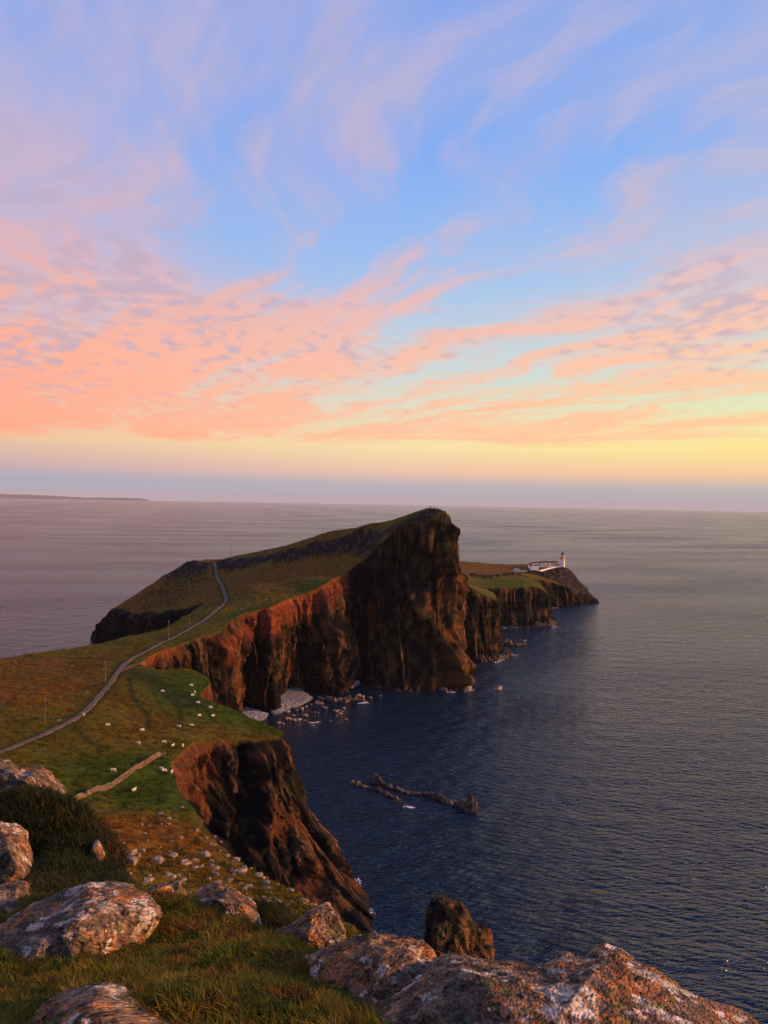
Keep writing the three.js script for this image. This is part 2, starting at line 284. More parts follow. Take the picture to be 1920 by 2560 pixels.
// ---- main land: camera hill, grassy neck, steep headland
const E = (u, v, d, b, step) => ({ p: at(u, v, d), ...(Array.isArray(b) ? { b: atY(b[0], b[1], 0) } : { off: b }), step });
const Y = (u, v, y, b, step) => ({ p: atY(u, v, y), ...(Array.isArray(b) ? { b: atY(b[0], b[1], 0) } : { off: b }), step });
const V = (x, d, y, off = 10, step) => ({ p: W3(x, d, y), off, step });
const mainEdge = [
  V(14, -40, 92, 10, 8), V(12, 0, 90, 10, 6), V(12, 15, 80, 10, 4), V(10, 35, 66, 10, 3), V(6, 60, 56, 10, 1.5),
  Y(895, 2327, 51, 10), Y(798, 2278, 49.5, 10), Y(722, 2224, 47.3, 10), Y(651, 2186, 45, 10), Y(591, 2148, 43.5, 10), Y(548, 2115, 42, 9), Y(496, 2048, 40, 8), Y(482, 2015, 39, 7), Y(452, 1985, 38.6, 6), Y(436, 1940, 38.2, 3), Y(428, 1905, 38, 2),
  Y(446, 1888, 37.7, [600, 2370]), Y(462, 1872, 37.4, [640, 2380]), Y(486, 1858, 37, [690, 2380]), Y(547, 1850, 36.2, [770, 2360]), Y(592, 1847, 35.6, [850, 2350]), Y(645, 1844, 34.9, [985, 2345]), Y(690, 1842, 34.3, [925, 2262]), Y(708, 1828, 34, [893, 2195]),
  Y(671, 1812, 34.5, [850, 2110]), Y(626, 1794, 35.2, 9), Y(576, 1770, 36, 9), Y(541, 1759, 36.4, 7), Y(526, 1755, 36.6, 5), Y(503, 1744, 36.9, 5), Y(506, 1728, 37.1, 6), Y(526, 1706, 37.4, 7), Y(512, 1690, 37.8, 8), Y(470, 1673, 38.5, 8), Y(440, 1673, 38.8, 8), Y(406, 1676, 39, 8), Y(380, 1671, 39.3, 8), Y(352, 1662, 39.7, 8),
  Y(360, 1650, 40, 9), Y(395, 1629, 41, 9), Y(460, 1608, 42, 10), Y(504, 1592, 43.5, 10), Y(547, 1577, 44.5, 10), Y(578, 1551, 44.8, 5), Y(612, 1534, 45.6, [612, 1764]), Y(650, 1522, 47.2, [655, 1774]), Y(677, 1514, 48.6, [672, 1780]), Y(702, 1504, 48.4, [696, 1738]), Y(738, 1490, 49, [735, 1723]), Y(775, 1478, 51, [790, 1730]), Y(808, 1464, 53.5, [850, 1742]), Y(842, 1444, 56, [880, 1737]),
  E(868, 1432, 422, [884, 1712]), E(890, 1412, 428, [892, 1704]), E(917, 1395, 427, [912, 1713]), E(945, 1362, 427, [938, 1720]), E(969, 1343, 427, [960, 1724]), E(990, 1322, 428, [990, 1728]), E(1012, 1309, 429, [1020, 1729]), E(1060, 1311, 418, [1075, 1728]), E(1085, 1297, 415, [1105, 1727]), E(1102, 1282, 417, [1132, 1722]), E(1121, 1292, 425, [1144, 1702]), E(1128, 1312, 440, [1151, 1672]),
  V(39, 470, 76, 8, 2), V(40, 500, 62, 8, 3), V(30, 540, 48, 8, 5), V(-20, 560, 52, 12, 8), V(-70, 570, 52, 12, 8), V(-115, 565, 47, 12, 8), V(-140, 560, 41, 12, 6), V(-165, 565, 28, 10, 4), V(-185, 555, 14, 8, 3), V(-196, 535, 7, 5, 2),
  E(250, 1570, 518, 4), E(268, 1535, 514, 6), E(290, 1519, 508, 10), E(316, 1525, 498, 12), E(354, 1534, 475, 13), E(393, 1532, 450, 13), E(430, 1523, 432, 12), E(465, 1520, 420, 8), E(509, 1510, 403, 3), E(490, 1523, 393, 3),
  Y(472, 1534, 40.3, 5), Y(441, 1554, 39.4, 9), Y(405, 1572, 38.8, 12), Y(350, 1587, 38.4, 12), Y(296, 1598, 38.1, 12), Y(200, 1617, 37.6, 12), Y(100, 1631, 37.1, 12), Y(0, 1645, 36.6, 12, 2),
  V(-190, 268, 36, 12, 4), V(-260, 200, 38, 12, 10), V(-290, 100, 60, 12, 10), V(-290, -60, 85, 12, 10), V(-100, -90, 97, 12, 10),
];
const mainInner = [
  [700, 1450, 425], [620, 1470, 410], [800, 1420, 433], [690, 1490, 388], [780, 1450, 410], [640, 1520, 362], [590, 1530, 360],
  [420, 1480, 500], [470, 1450, 500], [400, 1510, 468], [480, 1490, 450], [325, 1503, 535], [374, 1472, 543], [415, 1441, 540], [441, 1427, 535], [472, 1408, 527], [505, 1406, 523],
  [560, 1398, 513], [598, 1391, 508], [627, 1388, 500], [692, 1372, 492], [757, 1352, 484], [822, 1332, 477], [898, 1318, 468], [960, 1305, 460], [1010, 1289, 455], [1050, 1275, 450], [1078, 1269, 447], [1100, 1278, 432],
  [898, 1330, 457], [898, 1374, 446], [820, 1344, 470], [820, 1382, 455], [735, 1378, 469], [735, 1396, 462], [605, 1404, 493], [605, 1418, 484], [1030, 1300, 438], [960, 1325, 444],
].map(P3).concat([[231, 2037, 43], [347, 2141, 46], [370, 2200, 49], [600, 2230, 48.5], [450, 2080, 42.5], [520, 2190, 46.5], [400, 2030, 40.5], [300, 2040, 42], [174, 2014, 41], [399, 1889, 38], [0, 1880, 40.5], [100, 1960, 41.5], [60, 1800, 40], [318, 1654, 40], [538, 1775, 36.3], [620, 1820, 34.9], [300, 1800, 38.6], [430, 1760, 37.4], [200, 1720, 39], [100, 1700, 38.4], [330, 1900, 38.7], [420, 1720, 38.1], [470, 1700, 38.1], [520, 1830, 36.5],
  [421, 1602, 41.8], [473, 1566, 42.6], [538, 1527, 44.2], [565, 1503, 44.8], [300, 1630, 39.6], [150, 1660, 38], [410, 1960, 38.9]].map(p => atY(...p)), [[554, 1464, 438], [540, 1428, 490], [534, 1407, 518]].map(P3), [W3(-20, 40, 70), W3(-60, 40, 74), W3(0, 20, 82), W3(0, 8, 90), W3(0, 0, 94), W3(0, -40, 96), W3(-60, 0, 96), W3(-120, 60, 72), W3(-160, 120, 48), W3(-110, 150, 41), W3(-10, 8, 91), W3(-12, 20, 84), W3(-35, 80, 58), W3(-70, 90, 56), W3(-40, 20, 84)]);
const mainOut = outline(mainEdge);
const mainBase = surface(mainEdge.map(e => e.p).concat(mainInner), 9);
// walk a sight line down to the ground: where a thing seen at that photo pixel stands
function hit(u, v, H, d0 = 60, d1 = 620) {
  const r = ray(u, v); let prev = null; const f = d => { const t = d / -r.z; return EYE.y + r.y * t - H(r.x * t, -d); };
  for (let d = d0; d < d1; d *= 1.006) { const g = f(d); if (g < 0 && prev !== null && prev[1] >= 0) { let a = prev[0], b = d; for (let k = 0; k < 22; k++) { const m = (a + b) / 2; if (f(m) < 0) b = m; else a = m; } const t = a / -r.z; return new THREE.Vector3(r.x * t, H(r.x * t, -a), -a); } prev = [d, g]; }
  return null;
}
const onBase = ([u, v]) => hit(u, v, mainBase) || at(u, v, 300);
const pathPx = [[-60, 1902], [0, 1880], [48, 1861], [96, 1842], [135, 1823], [176, 1803], [205, 1784], [229, 1762], [251, 1736], [275, 1709], [294, 1680], [318, 1654], [335, 1643], [369, 1626], [400, 1609], [431, 1595], [460, 1580], [489, 1563], [516, 1546], [538, 1527], [557, 1513], [565, 1503], [563, 1488], [555, 1465], [547, 1452], [540, 1428], [534, 1409]];
const pathLine = new THREE.CatmullRomCurve3(pathPx.map(onBase), false, 'centripetal').getPoints(150);
const spurLine = [[300, 1679], [318, 1668], [336, 1662], [350, 1657]].map(onBase);
const trackLines = [[[323, 1695], [328, 1724], [338, 1753], [362, 1777], [371, 1801], [371, 1822]], [[186, 1815], [200, 1837], [227, 1859], [256, 1868]], [[309, 1680], [342, 1683], [376, 1700], [406, 1720], [449, 1746], [470, 1759]], [[449, 1751], [452, 1788], [452, 1820]], [[150, 1645], [217, 1647], [277, 1650], [313, 1651]], [[40, 1802], [112, 1797], [150, 1794], [190, 1786]], [[205, 1722], [235, 1714], [262, 1709]]].map((l, k) => ({ line: l.map(onBase), w: k === 2 ? 4.5 : 0.8 }));
const scarp = [[545, 1417, 502], [605, 1411, 488], [670, 1400, 473], [735, 1388, 465], [820, 1364, 461], [898, 1352, 451], [940, 1345, 438]].map(P3);
const knobRocks = [[430, 1437, 532], [470, 1422, 520], [505, 1417, 512]].map(P3);
const summitRocks = [[985, 1318, 436], [1040, 1303, 430], [1090, 1288, 424], [1118, 1296, 432]].map(P3);
const spots = (list) => list.map(([u, v, d, r, w]) => { const p = at(u, v, d); return { x: p.x, z: p.z, r, w }; });
const brown = spots([[690, 1445, 428, 42, 1], [600, 1460, 425, 30, 0.8], [800, 1440, 418, 22, 0.4], [430, 1485, 495, 42, 1.3], [380, 1500, 505, 34, 1.1], [60, 1720, 236, 34, 0.75], [150, 1690, 250, 30, 0.6], [20, 1680, 265, 30, 0.7], [300, 2075, 124, 13, 1], [350, 2100, 118, 12, 0.8], [400, 1800, 205, 14, 0.45], [620, 1830, 208, 9, 0.6], [840, 1340, 472, 26, 0.8], [700, 1375, 492, 24, 0.5], [590, 2200, 103, 14, 0.6]]);
const green = spots([[480, 1745, 232, 16, 1], [470, 1690, 250, 15, 1], [540, 1780, 220, 14, 0.8], [360, 1960, 160, 16, 0.9], [250, 1930, 166, 22, 0.6], [660, 1815, 214, 12, 0.9], [620, 1525, 345, 18, 0.8], [790, 1470, 395, 22, 0.8], [480, 1430, 505, 18, 0.7], [1060, 1285, 442, 18, 0.9], [440, 2010, 145, 9, 0.7], [330, 1660, 266, 12, 0.7]]);
const spotSum = (l, x, z) => { let s = 0; for (const q of l) { const d = ((x - q.x) ** 2 + (z - q.z) ** 2) / (q.r * q.r); if (d < 6) s += q.w * Math.exp(-d * 1.2); } return s; };
const knobC = at(430, 1485, 480), nearC = at(450, 2080, 125);
function rockMask(x, z) {
  const j = fbm(x / 9, 2, z / 9, 3) * 7;
  return Math.max(smooth(9, 3, segDist(x, z, scarp) + j), smooth(11, 4, segDist(x, z, knobRocks) + j), smooth(8, 3, segDist(x, z, summitRocks) + j));
}
function mainH(x, z) {
  let y = mainBase(x, z); const d = -z;
  const dp = Math.min(segDist(x, z, pathLine), segDist(x, z, spurLine)), keep = smooth(1.2, 5, dp);
  const rk = d > 380 ? rockMask(x, z) : 0;
  let n = fbm(x / 21, 4, z / 21, 3) * 1.1 + fbm(x / 5, 6, z / 5, 3) * 0.38 + noise(x / 1.3, 8, z / 1.3) * 0.11;
  const kn = Math.exp(-((x - knobC.x) ** 2 + (z - knobC.z) ** 2) / 2600), ns = smooth(165, 140, d) * smooth(60, 80, d);
  const tw = y + fbm(x / 12, 9, z / 12, 2) * 3.2;
  n += kn * 0.6 * Math.sin(tw * 3.1) + ns * (0.22 * Math.sin(tw * 4.4 + x * 0.5) + 0.26 * ridged(x / 2.4, 3, z / 2.4, 2));
  n += 0.16 * Math.sin(tw * 4) * smooth(300, 420, d) * (1 - kn);
  return y + n * keep * smooth(0, 1, 1) + rk * (ridged(x / 4.2, 1, z / 4.2, 3) * 1.7 + noise(x / 1.5, 5, z / 1.5) * 0.8) - (1 - keep) * 0.05;
}
const G_olive = [0.132, 0.100, 0.009], G_green = [0.058, 0.085, 0.006], G_brown = [0.185, 0.080, 0.012], R_dark = [0.026, 0.020, 0.016], R_pale = [0.15, 0.10, 0.072];
function mainColor(x, y, z, slope) {
  const d = -z; let b = spotSum(brown, x, z) + fbm(x / 26, 1, z / 26, 4) * 0.7, g = spotSum(green, x, z) + fbm(x / 30 + 9, 3, z / 30, 4) * 0.6;
  let c = mix3(G_olive, G_brown, clamp(b)); c = mix3(c, G_green, clamp(g));
  const f = clamp(1 + fbm(x / 2.2, 2, z / 2.2, 4) * 1.1 + noise(x / 0.6, 3, z / 0.6) * 0.35, 0.3, 2); c = c.map(q => q * f);
  for (const t of trackLines) { const q = segDist(x, z, t.line) + noise(x / 1.5, 1, z / 1.5) * t.w * 0.8; const m = smooth(t.w * 1.5, t.w * 0.4, q); if (m > 0) c = mix3(c, [0.03, 0.046, 0.009], m * 0.75); }
  const dp = segDist(x, z, pathLine); if (dp < 3.4) c = mix3(c, [0.032, 0.044, 0.01], smooth(3.2 + noise(x / 2, 1, z / 2), 1.2, dp) * 0.7);
  const rk = Math.max(d > 380 ? rockMask(x, z) : 0, smooth(0.95, 1.5, slope + fbm(x / 6, 2, z / 6, 2) * 0.5) * (d > 70 ? 1 : 0.5));
  if (rk > 0) { const pal = smooth(0.1, 0.5, noise(x / 1.8, y / 3, z / 1.8)); c = mix3(c, mix3(R_dark, R_pale, pal * 0.6), clamp(rk * 1.3)); }
  return c;
}
landTop('headland', 'grassy headland and low green neck of land below the viewpoint', mainOut, mainH, mainColor, -46, 31, 0.11, 9, 640, 1.0056);
console.log('main top done', Math.round(performance.now()));

const ribs = [
  { p: [[987, 1323], [1012, 1400], [1040, 1480], [1075, 1545], [1110, 1610], [1128, 1700]], w: 9, a: 5 }, { p: [[1062, 1400], [1090, 1480], [1108, 1560]], w: 20, a: -4 },
  { p: [[1122, 1320], [1124, 1440], [1126, 1560], [1124, 1690]], w: 8, a: 3.5 }, { p: [[985, 1555], [1002, 1620], [1012, 1715]], w: 8, a: 6 }, { p: [[1018, 1545], [1030, 1585], [1026, 1640]], w: 7, a: 4 },
  { p: [[620, 1565], [645, 1660], [668, 1770]], w: 11, a: 3.5 }, { p: [[815, 1600], [850, 1680], [882, 1735]], w: 14, a: 6 }, { p: [[1134, 1450], [1139, 1520], [1138, 1600], [1132, 1690]], w: 7, a: 4 }, { p: [[905, 1450], [900, 1580], [880, 1700]], w: 16, a: -6 }, { p: [[940, 1420], [950, 1520], [960, 1600]], w: 10, a: 4 },
  { p: [[505, 1880], [540, 1960], [560, 2100]], w: 13, a: -3 }, { p: [[640, 1900], [650, 2000], [650, 2150]], w: 12, a: 3 }, { p: [[600, 1880], [600, 2000], [600, 2100]], w: 14, a: -4 },
].map(r => { const d = r.p[0][0] < 560 || (r.p[0][1] > 1840) ? 195 : r.p[0][0] < 870 ? 365 : 415; return { d, w: r.w * d / FOCAL, a: r.a, p: r.p.map(q => { const k = at(q[0], q[1], d); return [k.x, k.y]; }) }; });   // buttresses and recesses as lines on the cliff faces, in metres
function cliffColor(x, y, z, below, rx = x, rz = z) {
  const n = fbm(rx / 7, y / 40, rz / 7, 4), m = fbm(rx / 1.7, y / 17, rz / 1.7, 3), k = fbm(x / 13 + 5, y / 17, z / 13, 3), q1 = fbm(rx / 0.8, y / 8, rz / 0.8, 2);
  const black = (z < -370 && x > -19 ? 0.16 : z < -370 && x < -90 ? 0.34 : z > -240 && x > -42 && x < -26 ? 0.14 : 0);                // shade painted as darker colour on headland, inlet and near faces turned from sun
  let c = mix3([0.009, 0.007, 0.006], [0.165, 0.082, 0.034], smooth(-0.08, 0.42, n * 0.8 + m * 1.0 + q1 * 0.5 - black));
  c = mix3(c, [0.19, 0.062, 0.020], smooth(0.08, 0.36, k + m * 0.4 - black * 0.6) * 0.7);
  if (z < -390 && z > -470 && x > 30 && y < 62) c = mix3(c, [0.22, 0.085, 0.024], smooth(-0.2, 0.15, m + 0.1) * 0.6);  // warm low sunlight painted into the rock colour along the right edge of the headland
  const sp = 1 + noise(x / 0.5, y / 1.1, z / 0.5) * 0.7; c = c.map(t => t * sp);
  const veg = smooth(0.05, 0.4, fbm(x / 9, y / 6 + 7, z / 9, 3) + (z < -380 && x > -6 ? 0.12 : -0.05)); c = mix3(c, [0.062, 0.052, 0.014], veg * 0.65);
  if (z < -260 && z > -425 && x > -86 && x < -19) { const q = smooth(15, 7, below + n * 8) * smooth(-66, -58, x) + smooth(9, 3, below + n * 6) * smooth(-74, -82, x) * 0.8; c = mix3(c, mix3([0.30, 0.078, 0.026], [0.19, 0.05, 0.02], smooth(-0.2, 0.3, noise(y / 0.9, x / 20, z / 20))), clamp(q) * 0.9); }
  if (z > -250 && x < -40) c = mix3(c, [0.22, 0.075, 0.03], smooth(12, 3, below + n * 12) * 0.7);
  const spl = smooth(0.42, 0.5, noise(x / 1.1, y / 1.7, z / 1.1)); c = mix3(c, [0.20, 0.15, 0.11], spl * 0.25);
  if (below < 1.6) c = mix3(c, G_olive, smooth(1.1, 0.2, below + m * 2.2 + 0.25) * 0.8);
  if (y < 2.2) c = mix3(c, [0.02, 0.018, 0.015], smooth(2.4, 0.8, y + m * 1.2) * 0.8);      // weed and wet rock in the tide zone
  return c;
}
const hiddenMain = i => mainOut.T[i].z > -58;
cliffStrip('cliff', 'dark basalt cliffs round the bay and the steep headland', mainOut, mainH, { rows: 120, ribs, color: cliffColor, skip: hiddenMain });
console.log('main cliff done', Math.round(performance.now()));

// ---- the far promontory with the lighthouse
const farEdge = [
  E(1105, 1440, 490, [1120, 1655], 2), E(1130, 1447, 500, [1150, 1650]), E(1160, 1460, 496, [1160, 1648]), E(1182, 1473, 494, [1192, 1650]), E(1208, 1485, 496, [1212, 1644]), E(1234, 1497, 500, [1240, 1634]), E(1239, 1494, 512, [1246, 1622]),
  E(1226, 1478, 560, 6), E(1208, 1470, 590, 6), E(1192, 1467, 604, 5), E(1234, 1469, 610, [1234, 1564]), E(1277, 1469, 613, [1285, 1566]), E(1338, 1466, 624, [1345, 1566]), E(1353, 1470, 628, [1372, 1564]), E(1364, 1482, 636, [1380, 1556]),
  E(1358, 1468, 655, 5), E(1338, 1452, 685, 5), E(1308, 1440, 705, 5), E(1325, 1446, 716, [1352, 1524]), E(1360, 1450, 727, [1375, 1521]), E(1399, 1461, 734, [1410, 1516]), E(1425, 1474, 738, [1430, 1514]), E(1439, 1491, 743, [1442, 1513]),
  E(1446, 1482, 754, 4), E(1462, 1490, 762, 4), E(1478, 1500, 764, 3), E(1490, 1506, 764, 2), E(1489, 1502, 776, 3), E(1474, 1487, 790, 4, 3),
  E(1452, 1465, 810, 6, 3), E(1436, 1440, 835, 8, 4), E(1425, 1432, 858, 8, 5), E(1380, 1418, 872, 8, 5), E(1308, 1413, 880, 8, 5), E(1217, 1411, 880, 8, 5), E(1130, 1405, 880, 8, 6), V(30, 840, 30, 8, 10), V(10, 700, 36, 8, 10), V(20, 560, 46, 8, 10),
];
const farInner = [[1130, 1402, 850], [1173, 1404.5, 850], [1217, 1408, 850], [1269, 1410.5, 850], [1308, 1410.5, 850], [1200, 1432, 740], [1280, 1432, 735], [1150, 1440, 650], [1200, 1450, 660], [1280, 1452, 665], [1320, 1455, 650],
  [1406, 1419.5, 812], [1350, 1420, 815], [1380, 1420, 812], [1424, 1424, 806], [1440, 1454, 785], [1330, 1426, 805], [1290, 1428, 790], [1260, 1430, 775], [1460, 1478, 775], [1400, 1448, 755], [1360, 1440, 748], [1410, 1432, 780], [1430, 1462, 756], [1370, 1428, 785], [1180, 1465, 530], [1215, 1480, 515]].map(P3);
const farOut = outline(farEdge);
const farBase = surface(farEdge.map(e => e.p).concat(farInner), 8);
const tipLine = [[1436, 1440, 800], [1450, 1470, 780], [1485, 1500, 770]].map(P3), tipLine3 = [[1385, 1450, 745], [1420, 1470, 750], [1450, 1484, 757], [1478, 1497, 766]].map(P3), tipLine2 = [[1430, 1440, 782], [1400, 1437, 770], [1340, 1434, 760]].map(P3), pileLine = [[1310, 1438, 715], [1270, 1443, 700], [1215, 1447, 680], [1180, 1448, 690]].map(P3);
const farRock = (x, z) => { const j = fbm(x / 10, 2, z / 10, 3) * 8; return Math.max(smooth(34, 20, segDist(x, z, tipLine) + j), smooth(13, 7, segDist(x, z, tipLine2) + j), smooth(15, 8, segDist(x, z, tipLine3) + j), smooth(7, 2, segDist(x, z, pileLine) + j) * 0.8); };
const towerAt = at(1390, 1420, 811);
function farH(x, z) { const rk = farRock(x, z) * smooth(12, 26, Math.hypot(x - towerAt.x, (z - towerAt.z) * 0.8)); return farBase(x, z) + fbm(x / 22, 1, z / 22, 3) * 0.9 + noise(x / 4, 2, z / 4) * 0.25 + rk * (ridged(x / 7, 1, z / 7, 3) * 2.2 + step(noise(x / 9, 3, z / 9), 5) * 1.3); }
const farBrown = spots([[1180, 1415, 800, 60, 1], [1250, 1415, 810, 60, 1], [1140, 1430, 720, 40, 0.9], [1220, 1430, 750, 40, 0.7], [1390, 1442, 765, 16, 0.6]]), farGreen = spots([[1300, 1455, 655, 30, 0.9], [1240, 1460, 630, 30, 0.6], [1345, 1424, 800, 18, 0.8], [1290, 1430, 760, 20, 0.6], [1215, 1485, 505, 14, 0.9]]);
function farColor(x, y, z, slope) {
  let c = mix3(G_olive, G_brown, clamp(spotSum(farBrown, x, z) + fbm(x / 26, 1, z / 26, 3) * 0.6)); c = mix3(c, G_green, clamp(spotSum(farGreen, x, z) + fbm(x / 30, 5, z / 30, 3) * 0.4));
  const f = 1 + fbm(x / 4, 2, z / 4, 3) * 0.6; c = c.map(q => q * f);
  const rk = Math.max(farRock(x, z), smooth(0.9, 1.5, slope)); return mix3(c, mix3(R_dark, R_pale, smooth(0.1, 0.5, noise(x / 2.6, y / 3, z / 2.6)) * 0.6), clamp(rk * 1.2));
}
landTop('promontory', 'far grassy promontory that carries the lighthouse', farOut, farH, farColor, 0, 18, 0.075, 470, 900, 1.0022);
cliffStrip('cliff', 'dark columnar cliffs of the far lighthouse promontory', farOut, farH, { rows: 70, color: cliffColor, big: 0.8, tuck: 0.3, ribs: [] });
console.log('far done', Math.round(performance.now()));
// ---------------------------------------------------------------- rocks
function merge(list) { return mergeGeometries(list, false); }
function lichen(x, y, z, o = {}) {                                     // weathered stone with pale, rusty and dark lichens
  const s = (o.s || 1) * 0.62; x /= s; y /= s; z /= s;
  const n = fbm(x * 3, y * 3, z * 3, 4), m = fbm(x * 10 + 4, y * 10, z * 10, 3), k = fbm(x * 1.5 + 8, y * 1.5, z * 1.5, 4), g = noise(x * 48, y * 48, z * 48);
  let c = mix3([0.085, 0.054, 0.036], [0.20, 0.125, 0.085], smooth(-0.3, 0.35, n + m * 0.6));
  c = mix3(c, [0.25, 0.092, 0.026], smooth(0.06 - (o.rust || 0), 0.26 - (o.rust || 0), k + m * 0.7) * 0.8);
  c = mix3(c, [0.035, 0.030, 0.022], smooth(0.06, 0.22, fbm(x * 6 + 2, y * 6, z * 6 + 9, 4) + m * 0.45) * 0.85);
  const pale = fbm(x * 3.4 + 15, y * 3.4, z * 3.4 + 3, 5) + m * 0.55 + g * 0.08; c = mix3(c, mix3([0.27, 0.205, 0.16], [0.42, 0.37, 0.32], smooth(-0.1, 0.25, n)), smooth(0.17 - (o.pale || 0), 0.24 - (o.pale || 0), pale) * 0.85);
  c = mix3(c, [0.085, 0.085, 0.03], smooth(0.2, 0.32, fbm(x * 9 + 30, y * 9, z * 9, 3)) * 0.7);
  const f = 1 + g * 0.5 + m * 0.4; return c.map(q => Math.max(0.008, q * f * 1.85));
}
const T_lichen = tileTex(512, (u, v) => { const a = rep(u, v, 12, 31, 5), b = rep(u, v, 60, 32, 3), p = rep(u, v, 24, 33, 4), n = 0.62 + a * 0.7 + b * 0.8 + smooth(0.22, 0.34, p) * 0.3 - smooth(0.2, 0.36, -p) * 0.35; return [n, n * 0.985, n * 0.96]; });
const M_stone = new THREE.MeshPhysicalMaterial({ specularIntensity: 0.3, name: 'lichen_stone', vertexColors: true, map: T_lichen, bumpMap: T_lichen, bumpScale: 0.013, roughness: 0.95 });
const M_boulder = new THREE.MeshPhysicalMaterial({ specularIntensity: 0.3, name: 'boulder_stone', vertexColors: true, map: T_rock, roughness: 0.95 });
const CAM_R = new THREE.Vector3(1, 0, 0).applyQuaternion(camera.quaternion), CAM_U = new THREE.Vector3(0, 1, 0).applyQuaternion(camera.quaternion);
// a rock with the outline seen in the photo, at its own depth, with real thickness front and back
function outlineRock(name, px, d, thick, o = {}) {
  const cu = o.c ? o.c[0] : px.reduce((s, p) => s + p[0], 0) / px.length, cv = o.c ? o.c[1] : px.reduce((s, p) => s + p[1], 0) / px.length;
  const C = at(cu, cv, d), fw = C.clone().sub(EYE).normalize(), rt = new THREE.Vector3().crossVectors(fw, new THREE.Vector3(0, 1, 0)).normalize(), up = new THREE.Vector3().crossVectors(rt, fw);
  const L = C.distanceTo(EYE), pts = px.map(([u, v]) => { const r = ray(u, v); r.multiplyScalar(L / r.dot(fw)).add(EYE).sub(C); return [r.dot(rt), r.dot(up)]; });
  const rad = th => { const cx = Math.cos(th), cy = Math.sin(th); let best = 0; for (let i = 0; i < pts.length; i++) { const [ax, ay] = pts[i], [bx, by] = pts[(i + 1) % pts.length], ex = bx - ax, ey = by - ay, den = cx * ey - cy * ex; if (Math.abs(den) < 1e-9) continue; const t = (ax * ey - ay * ex) / den, s = (ax * cy - ay * cx) / den; if (t > 0 && s >= -1e-6 && s <= 1 + 1e-6) best = Math.max(best, t); } return best; };
  const nt = o.nt || 200, np = o.np || 100, R = [], cr = rng(900 + (o.seed || 0) * 13), cuts = []; for (let k = 0; k < (o.cuts ?? 10); k++) cuts.push([new THREE.Vector3(cr() * 2 - 1, cr() * 1.6 - 0.5, -cr() * 0.9 - 0.1).normalize(), 0.66 + cr() * 0.22]);
  for (let i = 0; i <= nt; i++) R.push(rad(i / nt * Math.PI * 2));
  const Rs = R.map((_, i) => { let s = 0, w = 0; for (let k = -2; k <= 2; k++) { s += R[(i + k + nt) % nt]; w++; } return s / w; });
  const mean = Rs.reduce((a, b) => a + b) / Rs.length, amp = (o.amp ?? 0.06) * Math.min(mean, thick * 1.5), fq = (o.fq || 1.4) / mean, pos = [], col = [], uv = [], idx = [], sd = (o.seed || 0) * 7.7;
  for (let j = 0; j <= np; j++) for (let i = 0; i <= nt; i++) {
    const ph = j / np * Math.PI, th = (i % nt) / nt * Math.PI * 2, sp = Math.pow(Math.sin(ph), 0.82), cp = Math.sign(Math.cos(ph)) * Math.pow(Math.abs(Math.cos(ph)), 0.85);
    const r = Rs[i % nt] * sp; let X = Math.cos(th) * r, Y = Math.sin(th) * r, Z = -cp * thick; const rr = Rs[i % nt];
    for (const [cn, cd] of cuts) { const ax = X / rr, ay = Y / rr, az = Z / thick, q = ax * cn.x + ay * cn.y + az * cn.z - cd; if (q > 0) { X -= cn.x * q * 0.3 * rr; Y -= cn.y * q * 0.3 * rr; Z -= cn.z * q * 0.9 * thick; } }
    Z += (o.tilt || 0) * Y;
    const p = C.clone().addScaledVector(rt, X).addScaledVector(up, Y).addScaledVector(fw, Z), n = p.clone().sub(C).normalize();
    const q = [p.x * fq + sd, p.y * fq, p.z * fq];
    let mv = amp * (ridged(q[0] * 1.1, q[1] * 1.1, q[2] * 1.1, 2) * 0.9 + fbm(q[0] * 3.1, q[1] * 3.1, q[2] * 3.1, 4) * 1.0) + (o.fine ?? 0.020) * (fbm(p.x * 14 / (o.s || 1), p.y * 14 / (o.s || 1), p.z * 14 / (o.s || 1), 4) + 1.0 * ridged(p.x * 4.3 / (o.s || 1), p.y * 4.3 / (o.s || 1), p.z * 4.3 / (o.s || 1), 3));
    p.addScaledVector(n, mv); pos.push(p.x, p.y, p.z); col.push(...(o.color || lichen)(p.x + sd, p.y, p.z, o)); uv.push((p.x + p.z * 0.25) * 1.3 / (o.s || 1), (p.y * 0.9 - p.z * 0.7) * 1.3 / (o.s || 1));
  }
  for (let j = 0; j < np; j++) for (let i = 0; i < nt; i++) { const a = j * (nt + 1) + i, b = a + nt + 1; idx.push(a, a + 1, b, a + 1, b + 1, b); }
  const base = C.clone(), g = geom(pos, idx, col, uv); g.translate(-base.x, -base.y, -base.z);
  { const P = g.attributes.normal, n3 = new THREE.Vector3(); for (let j = 0; j <= np; j++) { const a = j * (nt + 1), b = a + nt; n3.set(P.getX(a) + P.getX(b), P.getY(a) + P.getY(b), P.getZ(a) + P.getZ(b)).normalize(); P.setXYZ(a, n3.x, n3.y, n3.z); P.setXYZ(b, n3.x, n3.y, n3.z); } }
  const m = mesh(name, g, o.mat || M_stone); m.position.copy(base); return m;
}
const rockThing = (px, d, thick, o, label) => tag(outlineRock('boulder', px, d, thick, o), label, 'boulder');

